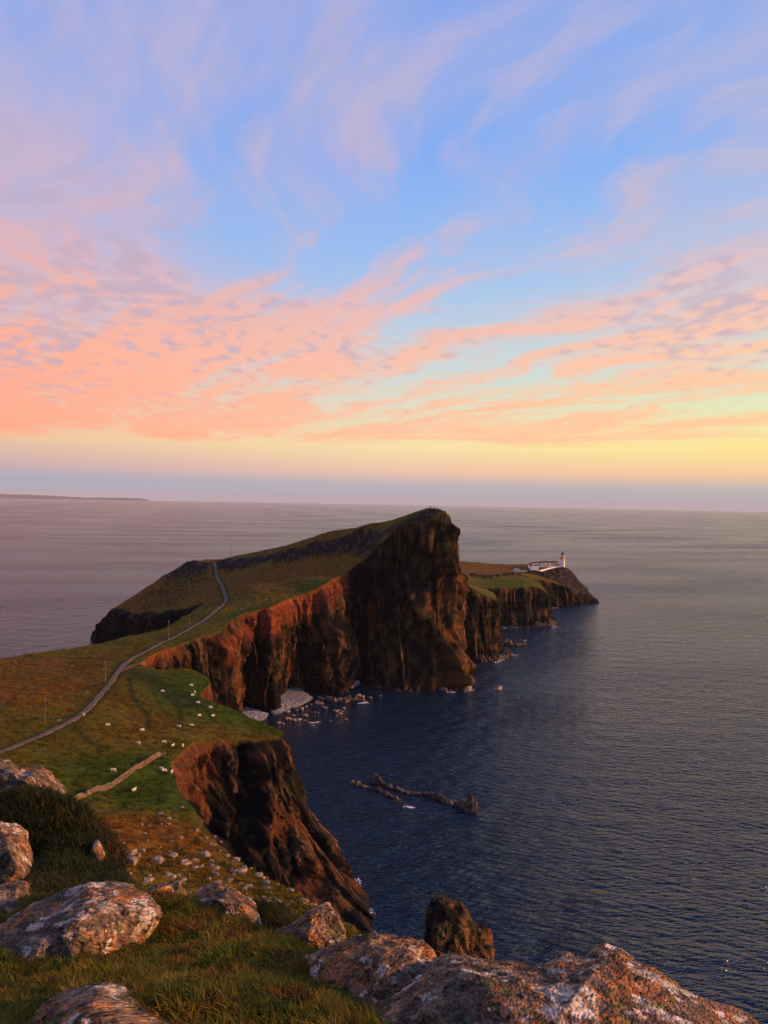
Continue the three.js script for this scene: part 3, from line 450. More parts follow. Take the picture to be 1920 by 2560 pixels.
// ---------------------------------------------------------------- foreground knoll
const fgPts = [[600, 2500, 2.55], [300, 2540, 2.45], [880, 2560, 2.5], [1000, 2610, 2.8], [450, 2262, 4.7], [700, 2372, 4.05], [560, 2350, 4.1], [850, 2475, 3.5], [200, 2420, 3.5], [400, 2325, 4.1], [50, 2500, 2.9], [1180, 2540, 3.3], [780, 2385, 3.9], [660, 2340, 4.5],
  [125, 2012, 6.6], [180, 2036, 6.4], [222, 2066, 6.2], [60, 2016, 6.8], [270, 2200, 6.6], [255, 2120, 7.2], [100, 2150, 5.5], [200, 2120, 5.6], [240, 2200, 5.2], [150, 2210, 5.0], [0, 2040, 6.7], [-150, 2040, 6.5], [-150, 2300, 4.5], [690, 2284, 8.2], [645, 2288, 8.2], [745, 2306, 8.0], [560, 2300, 8.0], [480, 2320, 7.5], [690, 2330, 6.2], [600, 2290, 6.4], [-100, 2480, 3]].map(P3)
  .concat([W3(-3, 9.5, 91.5), W3(-1.3, 10.5, 90.5), W3(0.3, 7, 92), W3(3, 6, 92.5), W3(2, 4.6, 93.6), W3(-5.5, 9.5, 93), W3(-9, 9, 93.5), W3(0, 0, 96.4), W3(-3, 0, 97), W3(3, 0, 96), W3(0, -4, 96.6), W3(4.5, 3, 93.5), W3(1.2, 2.4, 95.6), W3(2.0, 2.4, 95.2), W3(-8, 4, 96), W3(-5, 2, 96.8), W3(-1.0, 6.0, 93.9), W3(0, 14, 87), W3(-8, 14, 89), W3(7, 8, 88), W3(7, 0, 92)]);
const fgBase = surface(fgPts, 0.3, 0.01);
const fgH = (x, z) => fgBase(x, z) + fbm(x * 1.7, 2, z * 1.7, 3) * 0.07 + noise(x * 5, 1, z * 5) * 0.035 + noise(x * 11, 4, z * 11) * 0.014;
{
  const pos = [], idx = [], col = [], uv = [], nc = 220, nr = 240;
  for (let j = 0; j <= nr; j++) for (let i = 0; i <= nc; i++) {
    const a = (-68 + 136 * i / nc) * Math.PI / 180, r = 1.3 * Math.pow(14 / 1.3, j / nr), x = Math.sin(a) * r, z = -Math.cos(a) * r; pos.push(x, fgH(x, z), z);
    const c = mix3([0.035, 0.032, 0.010], [0.06, 0.034, 0.015], smooth(-0.2, 0.3, fbm(x * 2, 4, z * 2, 3))); col.push(...c); uv.push(x, z);
  }
  for (let j = 0; j < nr; j++) for (let i = 0; i < nc; i++) { const a = j * (nc + 1) + i, b = a + nc + 1; idx.push(a, a + 1, b, a + 1, b + 1, b); }
  tag(mesh('knoll', geom(pos, idx, col, uv), new THREE.MeshPhysicalMaterial({ specularIntensity: 0.1, name: 'peaty_soil', vertexColors: true, map: T_grass, roughness: 1 })), 'peaty ground of the viewpoint knoll under the grass', 'ground', null, 'structure');
}
const fgHit = (u, v) => hit(u, v, fgH, 1.5, 13);
function tuftGeo(seed, blades, len, spread) {
  const r = rng(seed), pos = [], idx = [];
  for (let b = 0; b < blades; b++) {
    const a = r() * 6.283, L = len * (0.55 + r() * 0.7), w = 0.0022 + r() * 0.0022, ox = (r() - 0.5) * spread, oz = (r() - 0.5) * spread, lean = 0.25 + r() * 0.9, da = a + (r() - 0.5), px = Math.cos(da + 1.57) * w, pz = Math.sin(da + 1.57) * w, s = pos.length / 3;
    for (let k = 0; k <= 3; k++) { const t = k / 3, out = lean * L * t * t, y = L * (t - 0.35 * lean * t * t), q = 1 - t * 0.92; pos.push(ox + Math.cos(a) * out - px * q, y, oz + Math.sin(a) * out - pz * q, ox + Math.cos(a) * out + px * q, y, oz + Math.sin(a) * out + pz * q); }
    for (let k = 0; k < 3; k++) { const q = s + k * 2; idx.push(q, q + 1, q + 2, q + 1, q + 3, q + 2); }
  }
  return geom(pos, idx);
}
function scatterTufts(name, label, geo, n, seed, place, colour, size) {
  const m = new THREE.InstancedMesh(geo, new THREE.MeshPhysicalMaterial({ specularIntensity: 0.2, name: 'grass_blades', color: 0xffffff, roughness: 0.9, side: THREE.DoubleSide }), n), r = rng(seed), M = new THREE.Matrix4(), Q = new THREE.Quaternion(), c = new THREE.Color(); let k = 0, tries = 0;
  while (k < n && tries++ < n * 6) {
    const p = place(r); if (!p) continue; Q.setFromEuler(new THREE.Euler((r() - 0.5) * 0.5, r() * 6.28, (r() - 0.5) * 0.5)); const s = size * (0.6 + r() * 0.8);
    M.compose(p, Q, new THREE.Vector3(s, s, s)); m.setMatrixAt(k, M); m.setColorAt(k, c.setRGB(...colour(p, r))); k++;
  }
  m.count = k; m.name = name; m.castShadow = m.receiveShadow = true; scene.add(m); tag(m, label, 'grass', null, 'stuff'); return m;
}
{
  const put = (x0, x1, d0, d1, ok) => r => { const d = Math.sqrt(mix(d0 * d0, d1 * d1, r())), t = mix(x0, x1, r()), x = t * d, p = new THREE.Vector3(x, fgH(x, -d) - 0.008, -d); return !ok || ok(p) ? p : null; };
  const turfA = at(800, 2410, 3.75), turfB = at(960, 2570, 2.5), inPhoto = p => (turfB.x - turfA.x) * (p.z - turfA.z) - (turfB.z - turfA.z) * (p.x - turfA.x) > 0;   // turf stops where the right hand outcrop begins
  const turf = (p, r) => { const b = fbm(p.x * 4.5, 1, p.z * 4.5, 3) * 1.4 + (r() - 0.5) * 0.5, g = noise(p.x * 6 + 7, 2, p.z * 6) * 1.1; let c = mix3([0.045, 0.070, 0.006], [0.17, 0.118, 0.012], smooth(-0.4, 0.35, b)); c = mix3(c, [0.18, 0.08, 0.015], smooth(0.0, 0.5, g + (r() - 0.5) * 0.5)); const f = (0.5 + r() * 0.7) * (1 + 0.9 * noise(p.x * 9, 5, p.z * 9)); return c.map(q => q * f); };
  scatterTufts('grass', 'short green and straw grass of the knoll among the boulders', tuftGeo(3, 10, 0.042, 0.05), 42000, 11, put(-0.62, 0.10, 2.1, 5.4, inPhoto), turf, 1);
  const heath = (p, r) => { const b = fbm(p.x * 1.4, 3, p.z * 1.4, 3) + (r() - 0.5) * 0.5; let c = mix3([0.026, 0.036, 0.010], [0.05, 0.045, 0.013], smooth(-0.2, 0.3, b)); c = mix3(c, [0.12, 0.045, 0.018], smooth(0.18, 0.45, b)); const f = 0.6 + r() * 0.6; return c.map(q => q * f); };
  scatterTufts('heather', 'dark heather and rough grass between the left hand boulders', tuftGeo(9, 12, 0.06, 0.10), 20000, 12, put(-0.62, -0.34, 4.6, 7.2), heath, 1.0);
  scatterTufts('heather', 'dark heather in the shaded dip between two foreground boulders', tuftGeo(10, 12, 0.06, 0.09), 5000, 13, put(-0.24, -0.07, 5.2, 9.0), heath, 0.9);
}
{
  const tg = (() => { const r = rng(44), pos = [], idx = []; for (let b = 0; b < 12; b++) { const a = r() * 6.283, L = 0.28 + r() * 0.25, w = 0.03 + r() * 0.03, ox = (r() - 0.5) * 0.5, oz = (r() - 0.5) * 0.5, lean = 0.3 + r() * 0.7, qx = -Math.sin(a) * w, qz = Math.cos(a) * w, k = pos.length / 3; pos.push(ox - qx, -0.08, oz - qz, ox + qx, -0.08, oz + qz, ox + Math.cos(a) * lean * L, L, oz + Math.sin(a) * lean * L); idx.push(k, k + 1, k + 2); } return geom(pos, idx); })();
  const inside = insideTest(mainOut.T), place = r => { const d = 70 * Math.pow(500 / 70, r()), x = mix(-0.55, 0.1, r()) * d, z = -d; if (!inside(x, z)) return null; if (noise(x / 11, 3, z / 11) + noise(x / 3, 6, z / 3) * 0.8 + (r() - 0.5) * 0.9 < 0.05) return null; if (d < 150 && r() < 0.6) return null; if (segDist(x, z, pathLine) < 0.75) return null; return new THREE.Vector3(x, mainH(x, z), z); };
  scatterTufts('tussock', 'rough grass tussocks scattered over the neck and headland', tg, 26000, 19, place, (p, r) => { const c = mainColor(p.x, p.y, p.z, 0.2), f = 0.55 + r() * 0.8; return [c[0] * f * 1.05, c[1] * f, c[2] * f]; }, 0.85);
}
console.log('knoll done', Math.round(performance.now()));
rockThing([[0, 2316], [108, 2251], [179, 2218], [244, 2194], [306, 2188], [342, 2200], [376, 2238], [396, 2285], [345, 2365], [260, 2425], [160, 2480], [0, 2540], [-160, 2580], [-220, 2440], [-120, 2360]], 4.0, 0.55, { nt: 520, np: 300, tilt: 0.75, amp: 0.05, pale: 0.07, seed: 1 }, 'large pale grey lichen covered slab sloping down at left');
rockThing([[49, 2565], [108, 2502], [179, 2470], [255, 2465], [304, 2482], [353, 2505], [434, 2526], [487, 2568], [480, 2680], [250, 2740], [60, 2680]], 2.45, 0.42, { nt: 320, np: 160, tilt: 0.6, amp: 0.06, pale: 0.05, seed: 2 }, 'rounded pink and white boulder at the bottom left corner');
rockThing([[-120, 1900], [0, 1898], [22, 1900], [45, 1922], [98, 1921], [132, 1941], [163, 1978], [176, 2014], [120, 2050], [0, 2060], [-140, 2060]], 7.4, 0.8, { nt: 300, np: 150, tilt: 0.5, amp: 0.08, pale: 0.04, seed: 3 }, 'craggy boulder at the left edge, the one next to the stone wall end');
rockThing([[-120, 2055], [0, 2060], [33, 2063], [60, 2082], [72, 2120], [82, 2165], [72, 2212], [0, 2240], [-120, 2230]], 5.3, 0.5, { nt: 260, np: 130, tilt: 0.3, amp: 0.08, pale: -0.03, seed: 4 }, 'pinkish brown boulder at the left edge below the dark heather');
rockThing([[-120, 2215], [0, 2218], [54, 2211], [82, 2233], [130, 2232], [150, 2262], [60, 2330], [-60, 2400], [-140, 2330]], 4.7, 0.45, { nt: 260, np: 130, tilt: 0.4, amp: 0.07, pale: -0.05, rust: 0.1, seed: 5 }, 'rusty brown low boulder behind the pale sloping slab');
rockThing([[226, 2105], [246, 2100], [258, 2128], [270, 2162], [280, 2196], [262, 2215], [232, 2200], [224, 2150]], 5.7, 0.3, { nt: 160, np: 80, amp: 0.08, rust: 0.05, seed: 6 }, 'narrow pale rock face at the right end of the heather hump');
rockThing([[466, 2246], [505, 2218], [543, 2214], [586, 2228], [624, 2254], [646, 2294], [645, 2348], [590, 2355], [520, 2320], [470, 2280]], 4.7, 0.30, { nt: 260, np: 130, amp: 0.07, pale: 0.02, tilt: 0.2, seed: 7 }, 'rounded mottled boulder at the top of the grass, middle of the foreground');
rockThing([[676, 2338], [702, 2320], [743, 2304], [787, 2278], [814, 2266], [842, 2289], [856, 2322], [850, 2365], [803, 2384], [700, 2378]], 4.6, 0.28, { nt: 260, np: 130, amp: 0.08, pale: 0.02, rust: 0.12, tilt: 0.15, seed: 8 }, 'rusty orange pointed boulder beside the big right hand outcrop');
rockThing([[369, 2222], [398, 2214], [425, 2216], [430, 2246], [400, 2268], [372, 2258]], 5.1, 0.16, { nt: 120, np: 60, amp: 0.08, pale: 0.12, seed: 9 }, 'small whitish boulder behind the pale sloping slab');
rockThing([[428, 2222], [446, 2208], [462, 2226], [468, 2252], [440, 2262], [424, 2250]], 5.2, 0.14, { nt: 110, np: 56, amp: 0.08, seed: 10 }, 'small grey boulder between the whitish and the mottled boulders');
rockThing([[778, 2396], [850, 2361], [921, 2342], [1016, 2349], [1062, 2366], [1095, 2420], [1080, 2500], [960, 2570], [870, 2580], [810, 2500]], 3.55, 0.36, { nt: 330, np: 165, amp: 0.09, tilt: 0.5, pale: 0.05, rust: 0.05, seed: 11, fine: 0.018 }, 'grey and rust lichen outcrop right of the grass, left end of the outcrop');
rockThing([[1045, 2420], [1078, 2372], [1112, 2357], [1215, 2376], [1303, 2395], [1354, 2412], [1406, 2402], [1450, 2400], [1516, 2390], [1582, 2402], [1678, 2442], [1729, 2472], [1840, 2516], [1895, 2565], [1940, 2700], [1700, 2860], [1300, 2880], [960, 2780], [900, 2620], [980, 2500]], 3.1, 0.62, { c: [1380, 2620], nt: 620, np: 300, amp: 0.055, tilt: 0.62, pale: 0.03, rust: 0.09, seed: 12, fine: 0.020 }, 'broad pink and rust lichen covered outcrop filling the bottom right');
rockThing([[1446, 2408], [1480, 2386], [1514, 2368], [1548, 2378], [1584, 2404], [1580, 2440], [1510, 2455], [1455, 2440]], 3.5, 0.15, { nt: 150, np: 75, amp: 0.08, pale: 0.1, rust: 0.1, seed: 13 }, 'small pale topped rock standing on the bottom right outcrop');
rockThing([[1380, 2414], [1396, 2398], [1420, 2394], [1440, 2406], [1436, 2436], [1390, 2440]], 3.45, 0.1, { nt: 110, np: 55, amp: 0.07, seed: 14 }, 'small dark round rock on the bottom right outcrop');
{
  const stones = [[176, 2400, 0.035, 'reddish stone in the grass below the pale slab'], [918, 2523, 0.028, 'small rusty stone in the grass beside the outcrop'], [925, 2548, 0.04, 'pinkish stone in the grass at the bottom edge'], [780, 2423, 0.018, 'tiny white stone in the grass beside the outcrop'], [525, 2370, 0.02, 'tiny pink stone in the grass in front of the mottled boulder'], [815, 2532, 0.018, 'tiny rusty stone in the grass near the bottom edge']];
  for (const [u, v, s, label] of stones) { const p = fgHit(u, v); const g = new THREE.IcosahedronGeometry(s, 4), P = g.attributes.position, col = []; for (let i = 0; i < P.count; i++) { const x = P.getX(i), y = P.getY(i), z = P.getZ(i), k = 1 + fbm(x * 30 + u, y * 30, z * 30, 3) * 0.35; P.setXYZ(i, x * k * 1.25, y * k * 0.75, z * k); col.push(...(label.includes('white') ? [0.5, 0.48, 0.45] : [0.28, 0.13, 0.07])); } g.setAttribute('color', new THREE.BufferAttribute(new Float32Array(col), 3)); g.computeVertexNormals(); const m = mesh('stone', mergeVertices(g), M_stone); m.position.copy(p).y += s * 0.35; tag(m, label, 'stone'); }
}
console.log('foreground rocks done', Math.round(performance.now()));
// crag below the viewpoint
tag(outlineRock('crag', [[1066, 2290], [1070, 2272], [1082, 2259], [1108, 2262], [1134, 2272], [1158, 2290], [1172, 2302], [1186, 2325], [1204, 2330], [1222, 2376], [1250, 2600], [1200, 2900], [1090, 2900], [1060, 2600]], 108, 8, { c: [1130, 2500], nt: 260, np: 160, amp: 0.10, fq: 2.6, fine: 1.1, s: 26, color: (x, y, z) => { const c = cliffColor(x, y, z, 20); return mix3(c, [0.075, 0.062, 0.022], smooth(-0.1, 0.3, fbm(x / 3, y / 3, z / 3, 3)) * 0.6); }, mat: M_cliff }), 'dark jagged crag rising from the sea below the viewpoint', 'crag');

// ---------------------------------------------------------------- loose boulders
function boulderGeo(seed, flat = 0.7, det = 5) {
  let g = mergeVertices(new THREE.IcosahedronGeometry(1, det).deleteAttribute('normal').deleteAttribute('uv')); const P = g.attributes.position, col = [], uv = [], r = rng(seed), cuts = []; for (let k = 0; k < 13; k++) { const v = new THREE.Vector3(r() - 0.5, r() - 0.3, r() - 0.5).normalize(); cuts.push([v, 0.45 + r() * 0.35]); }
  const p = new THREE.Vector3(); for (let i = 0; i < P.count; i++) { p.fromBufferAttribute(P, i); for (const [n, d] of cuts) { const q = p.dot(n); if (q > d) p.addScaledVector(n, (d - q) * 0.9); } p.multiplyScalar(1 + fbm(p.x * 2 + seed, p.y * 2, p.z * 2, 3) * 0.22); P.setXYZ(i, p.x, p.y * flat, p.z); const c = mix3([0.15, 0.095, 0.06], [0.46, 0.33, 0.23], smooth(-0.25, 0.25, fbm(p.x * 2.3 + seed * 3, p.y * 2.3, p.z * 2.3, 4))); col.push(...c); uv.push(p.x * 0.3 + p.z * 0.2, p.y * 0.3); }
  g.setAttribute('color', new THREE.BufferAttribute(new Float32Array(col), 3)); g.setAttribute('uv', new THREE.BufferAttribute(new Float32Array(uv), 2)); g.computeVertexNormals(); return g;
}
const BOULD = [1, 2, 3, 4, 5, 6].map(s => boulderGeo(s, 0.55 + (s % 3) * 0.13));
function boulder(name, p, size, seed, label, group, mat = M_boulder, sink = 0.16) { const r = rng(seed * 31 + 7), m = mesh(name, BOULD[seed % BOULD.length], mat); m.position.copy(p); m.position.y += size * (0.5 - sink) * 0.6; m.rotation.set((r() - 0.5) * 0.5, r() * 6.28, (r() - 0.5) * 0.5); m.scale.set(size * (0.8 + r() * 0.5), size * (0.7 + r() * 0.4), size * (0.8 + r() * 0.4)); tag(m, label, 'boulder', group); return m; }
{
  const r = rng(404), z5 = (x, y) => [x / 1.8433, 1860 + y / 1.8433]; let k = 0;
  const big = [[605, 505, 1.3], [612, 545, 1.5], [722, 542, 1.4], [795, 514, 1.0], [850, 556, 1.5], [945, 516, 1.3], [1108, 590, 1.3], [1085, 534, 0.8], [690, 630, 1.1], [838, 632, 0.8], [513, 464, 0.7], [660, 492, 0.8], [985, 575, 0.9], [1000, 602, 0.8], [780, 605, 0.8], [530, 535, 0.7], [555, 515, 0.6], [745, 370, 0.5], [650, 372, 0.6], [690, 380, 0.6], [740, 322, 0.9], [780, 345, 0.7], [775, 370, 0.6], [790, 452, 0.6], [830, 432, 0.7], [960, 630, 0.9], [1065, 628, 0.8], [1140, 660, 0.8], [815, 650, 0.9], [720, 660, 0.7], [900, 570, 0.8], [930, 565, 0.7]];
  for (const [x, y, s] of big) { const p = hit(...z5(x, y), mainH, 62, 200); if (p) boulder('boulder', p, s * 0.72, k++, 'large pale lichened boulder half sunk in the brown slope below the knoll', 'large boulders on the brown slope'); }
  for (let i = 0; i < 110; i++) { const t = r(), u = mix(290, 790, r()), vEdge = u < 490 ? 2045 : 2045 + (u - 490) * 0.72, v = mix(Math.max(vEdge + 6, 2075), 2262, Math.pow(t, 0.7)); const p = hit(u, v, mainH, 62, 200); if (p) boulder('boulder', p, 0.2 + 0.42 * r() * r(), k++, 'small pale stone scattered on the brown slope below the knoll', 'small stones on the brown slope'); }
  const edge = [[950, 432, 0.7], [985, 460, 0.9], [1050, 512, 0.7], [1092, 533, 0.9], [1195, 603, 1.1], [1232, 632, 0.7], [1395, 716, 0.6], [910, 392, 0.6], [1130, 562, 0.6], [845, 287, 0.5]];
  for (const [x, y, s] of edge) { const [u, v] = z5(x, y), p = hit(u - 2, v + 3, mainH, 62, 200); if (p) boulder('boulder', p, s * 0.7, k++, 'pale boulder perched on the brow of the brown slope above the gully', 'boulders along the brow'); }
  for (const [u, v, s, label] of [[218, 1731, 0.75, 'flat whitish stone in the brown grass left of the footpath, nearest its bend'], [148, 1802, 0.8, 'flat whitish stone in the grass left of the footpath, beside the nearest pole'], [181, 1666, 0.6, 'grey stone in the brown grass near the far left cliff edge']]) { const p = hit(u, v, mainH); const b = boulder('boulder', p, s, k++, label, null); b.scale.y *= 0.5; }
}
// shore boulders
const shoreCol = new THREE.MeshPhysicalMaterial({ specularIntensity: 0.3, name: 'shore_stone', vertexColors: true, map: T_rock, roughness: 0.9 });
{
  const z7 = (x, y) => [640 + x / 4.1475, 1640 + y / 4.1475], list = [[330, 578, 40], [470, 550, 52], [505, 618, 45], [230, 690, 38], [280, 702, 25], [395, 668, 48], [440, 660, 45], [320, 650, 50], [362, 652, 40], [620, 487, 36], [668, 500, 48], [572, 503, 30], [825, 570, 50], [890, 574, 40], [880, 598, 40], [912, 540, 30], [1178, 432, 34], [605, 582, 30], [640, 588, 26], [780, 672, 20], [765, 668, 16], [936, 657, 25], [700, 532, 36], [730, 538, 28], [640, 470, 40], [700, 462, 44], [760, 470, 44], [820, 460, 48], [870, 452, 44], [930, 440, 40], [980, 450, 44], [1030, 440, 52], [1060, 415, 44], [1100, 420, 36], [400, 540, 40], [420, 560, 30], [520, 525, 30], [440, 610, 24], [500, 670, 26], [540, 690, 30], [590, 725, 18], [840, 622, 20], [1285, 412, 24], [850, 692, 18], [395, 615, 26], [1120, 440, 28]];
  list.forEach(([x, y, s], i) => { const p = atY(...z7(x, y), 0); boulder('shore_boulder', p, s / 4.1475 / FOCAL * -p.z * 0.72, i, 'brown boulder awash at the foot of the bay cliffs', 'boulders awash in the bay', shoreCol, 0.42); });
}
// low reefs and ledges: a ridge along a line at sea level
function reef(name, label, px, width, height, seed, cat = 'reef') {
  const pts = px.map(([u, v]) => atY(u, v, 0)), cv = new THREE.CatmullRomCurve3(pts, false, 'centripetal'), L = cv.getLength(), n = Math.ceil(L / 0.35), m = 26, pos = [], col = [], uv = [], idx = [], c0 = pts[Math.floor(pts.length / 2)];
  for (let i = 0; i <= n; i++) {
    const t = i / n, p = cv.getPoint(t), tn = cv.getTangent(t), nx = -tn.z, nz = tn.x, w = (typeof width === 'function' ? width(t) : width) * (0.75 + 0.5 * noise(t * L / 3.5 + seed, 1)) * Math.sqrt(smooth(0, 0.05, t) * smooth(1, 0.95, t)) + 0.05, h = (typeof height === 'function' ? height(t) : height) * clamp(0.75 + 1.3 * fbm(t * L / 6.5 + seed, 5.5, 2, 4) + 0.25 * step(noise(t * L / 1.7, seed, 3), 3), 0.42, 2) * Math.sqrt(smooth(0, 0.06, t) * smooth(1, 0.96, t));
    for (let j = 0; j <= m; j++) { const a = j / m * Math.PI, cx = Math.cos(a), sy = Math.pow(Math.sin(a), 0.7), f = 1 + 0.55 * fbm(p.x / 0.9 + cx * 2.4, sy * 2.4, p.z / 0.9 + seed, 4); const x = p.x + nx * cx * w * f, z = p.z + nz * cx * w * f, y = sy * h * f - 0.7; pos.push(x - c0.x, y, z - c0.z); const b = fbm(x / 1.3, y / 2, z / 1.3, 3); let c = mix3([0.05, 0.04, 0.03], [0.19, 0.13, 0.085], smooth(-0.2, 0.35, b)); c = mix3(c, [0.015, 0.014, 0.012], smooth(0.7, 0.1, y + b)); col.push(...c); uv.push(t * L / 5, j / m); }
  }
  for (let i = 0; i < n; i++) for (let j = 0; j < m; j++) { const a = i * (m + 1) + j, b = a + m + 1; idx.push(a, a + 1, b, a + 1, b + 1, b); }
  const me = mesh(name, geom(pos, idx, col, uv), M_boulder); me.position.set(c0.x, 0, c0.z); tag(me, label, cat); return me;
}
reef('reef', 'short low reef of brown rock in the bay, the nearer of the two skerries', [[873, 1958], [895, 1964], [912, 1968], [944, 1977], [965, 1988], [985, 1998], [1004, 2009], [1020, 2018]], t => 1.5 + 0.5 * Math.sin(t * 9), t => 2.6 - t * 1.3, 3);
reef('reef', 'long jagged reef pointing out of the bay, the farther of the two skerries', [[930, 1955], [946, 1961], [975, 1970], [1009, 1981], [1038, 1985], [1062, 1988], [1093, 1997], [1124, 2010], [1151, 2020]], t => 1.7, t => t < 0.55 ? 3.2 : 2.2, 9);
reef('reef', 'blocky dark rock at the seaward end of the long reef', [[1145, 2018], [1162, 2024], [1178, 2028], [1192, 2028]], 1.9, 4.6, 15);
reef('reef', 'brown rock ledge along the waterline below the shingle beach', [[790, 1748], [815, 1752], [850, 1756], [885, 1752], [915, 1754]], 2.2, 2.6, 21);
reef('reef', 'long thin ledge at the foot of the big dark cliff', [[918, 1714], [950, 1720], [985, 1727], [1020, 1731], [1030, 1731]], 1.5, 1.9, 27);
reef('reef', 'rock ledge at the foot of the orange buttress', [[1066, 1716], [1090, 1722], [1115, 1728], [1142, 1728]], 2.0, 2.4, 31);
reef('reef', 'rocks piled at the foot of the columnar pillar', [[1192, 1655], [1212, 1652], [1235, 1650], [1258, 1643], [1272, 1637]], 4.0, 3.4, 35);
reef('reef', 'low dark spur of rock beyond the columnar pillar', [[1238, 1608], [1262, 1612], [1285, 1614], [1309, 1611]], 4.5, 3.6, 41);
reef('reef', 'broken rocks at the corner of the flat topped sea cliff', [[1330, 1568], [1350, 1566], [1370, 1564], [1388, 1558]], 4.0, 4.6, 45);
reef('reef', 'rock platform at the base of the flat topped sea cliff', [[1240, 1566], [1265, 1566], [1290, 1567], [1325, 1569]], 3.0, 1.8, 47);
for (const [u, v, s, label] of [[1245, 1722, 3.0, 'lone sea rock standing clear of the big cliff'], [1168, 1722, 3.2, 'pointed rock just off the foot of the orange buttress'], [1157, 1697, 3.4, 'upright rock against the back corner of the orange buttress'], [1280, 1638, 1.8, 'small rock awash beside the columnar pillar'], [1150, 1715, 2.0, 'squat rock at the foot of the orange buttress']]) boulder('sea_rock', atY(u, v, 0), s, Math.round(u), label, null, shoreCol, 0.35).userData.category = 'rock';

// shingle beaches
{
  const M_sh = new THREE.MeshStandardMaterial({ name: 'shingle', color: new THREE.Color().setRGB(0.30, 0.275, 0.29), map: T_grain, bumpMap: T_grain, bumpScale: 0.15, roughness: 0.95 });
  const z7 = ([x, y]) => [640 + x / 4.1475, 1640 + y / 4.1475], beaches = [['main pale shingle beach between the two cliff spurs', [[100, 430], [240, 330], [430, 330], [600, 440], [480, 500], [380, 525], [260, 585], [180, 610], [120, 560]]], ['pale shingle beach at the near side of the bay', [[-190, 500], [0, 560], [140, 600], [90, 655], [0, 680], [-160, 640]]], ['small pale shingle patch in the corner below the big dark cliff', [[905, 225], [1085, 300], [1000, 345], [930, 330]]]];
  let k = 0; const r = rng(909), peb = [];
  for (const [label, zp] of beaches) {
    const poly = zp.map(z7), world = poly.map(([u, v]) => atY(u, v, 0.5)), c = world.reduce((a, p) => a.add(p), new THREE.Vector3()).multiplyScalar(1 / world.length), pos = [], uv = [], idx = [], N = 14;
    for (let i = 0; i < world.length; i++) for (let j = 0; j <= N; j++) { const t = j / N, x = mix(c.x, world[i].x, t), z = mix(c.z, world[i].z, t), y = 0.75 + 0.4 * fbm(x / 5, 1, z / 5, 3) + clamp((-z - 352) * 0.03, 0, 1.5) - 1.1 * t ** 6; pos.push(x - c.x, y, z - c.z); uv.push(x / 4, z / 4); }
    for (let i = 0; i < world.length; i++) { const n = (i + 1) % world.length; for (let j = 0; j < N; j++) { const a = i * (N + 1) + j, b = n * (N + 1) + j; idx.push(a, b, a + 1, b, b + 1, a + 1); } }
    const m = mesh('beach', geom(pos, idx, null, uv), M_sh.clone()); m.material.side = THREE.DoubleSide; m.position.set(c.x, 0, c.z); tag(m, label, 'beach', null, 'structure');
    for (let q = 0; q < 1500; q++) { const i = Math.floor(r() * world.length), a = world[i], b = world[(i + 1) % world.length], s = Math.sqrt(r()) * 0.94, t = r(), x = mix(c.x, mix(a.x, b.x, t), s), z = mix(c.z, mix(a.z, b.z, t), s); peb.push([x, 0.75 + 0.4 * fbm(x / 5, 1, z / 5, 3) + clamp((-z - 352) * 0.03, 0, 1.5), z, 0.12 + r() * r() * 0.5]); }
  }
  const im = new THREE.InstancedMesh(boulderGeo(21, 0.7, 1), new THREE.MeshStandardMaterial({ name: 'pebbles', color: 0xffffff, roughness: 0.9 }), peb.length), M = new THREE.Matrix4(), col = new THREE.Color(); im.geometry.deleteAttribute('color');
  peb.forEach(([x, y, z, s], i) => { M.makeRotationY(r() * 6).scale(new THREE.Vector3(s, s, s)).setPosition(x, y, z); im.setMatrixAt(i, M); const g = 0.14 + r() * 0.34; im.setColorAt(i, col.setRGB(g, g * 0.93, g * 0.96)); });
  im.name = 'shingle'; im.castShadow = im.receiveShadow = true; scene.add(im); tag(im, 'grey cobbles strewn over the shingle beaches of the bay', 'cobbles', null, 'stuff');
}
// broken water round the rocks
{
  const r = rng(616), runs = [[[1010, 2014], [1032, 2020], 26, 1.2], [[900, 1758], [918, 1756], 26, 1.2], [[770, 1808], [800, 1804], 16, 0.9], [[1112, 1728], [1136, 1731], 22, 1.0], [[1166, 1728], [1182, 1724], 18, 0.9], [[1240, 1656], [1268, 1643], 26, 1.2], [[1283, 1638], [1292, 1637], 10, 1.0], [[1300, 1605], [1312, 1600], 10, 1.2], [[1374, 1521], [1394, 1519], 14, 1.4], [[1380, 1570], [1390, 1564], 12, 1.2], [[1250, 1569], [1300, 1569], 14, 1.0], [[890, 2195], [900, 2215], 12, 0.6], [[922, 2270], [932, 2285], 10, 0.5]], list = [];
  for (const [[a, b], [c, d], n, s] of runs) for (let i = 0; i < n * 3; i++) { const t = r(), p = atY(mix(a, c, t) + (r() - 0.5) * 12, mix(b, d, t) + (r() - 0.5) * (r() - 0.3) * 6, 0.03); list.push([p, s * (0.05 + r() * r() * 0.38)]); }
  const g = new THREE.IcosahedronGeometry(1, 2), im = new THREE.InstancedMesh(g, new THREE.MeshStandardMaterial({ name: 'foam', color: new THREE.Color().setRGB(0.7, 0.7, 0.72), roughness: 0.8 }), list.length), M = new THREE.Matrix4();
  list.forEach(([p, s], i) => { M.makeRotationY(r() * 6).scale(new THREE.Vector3(s * 1.6, 0.05 + s * 0.12, s * 0.6)).setPosition(p); im.setMatrixAt(i, M); }); im.name = 'foam'; scene.add(im); im.castShadow = im.receiveShadow = true; tag(im, 'white foam where small waves break on the rocks', 'foam', null, 'stuff');
}
console.log('shore done', Math.round(performance.now()));
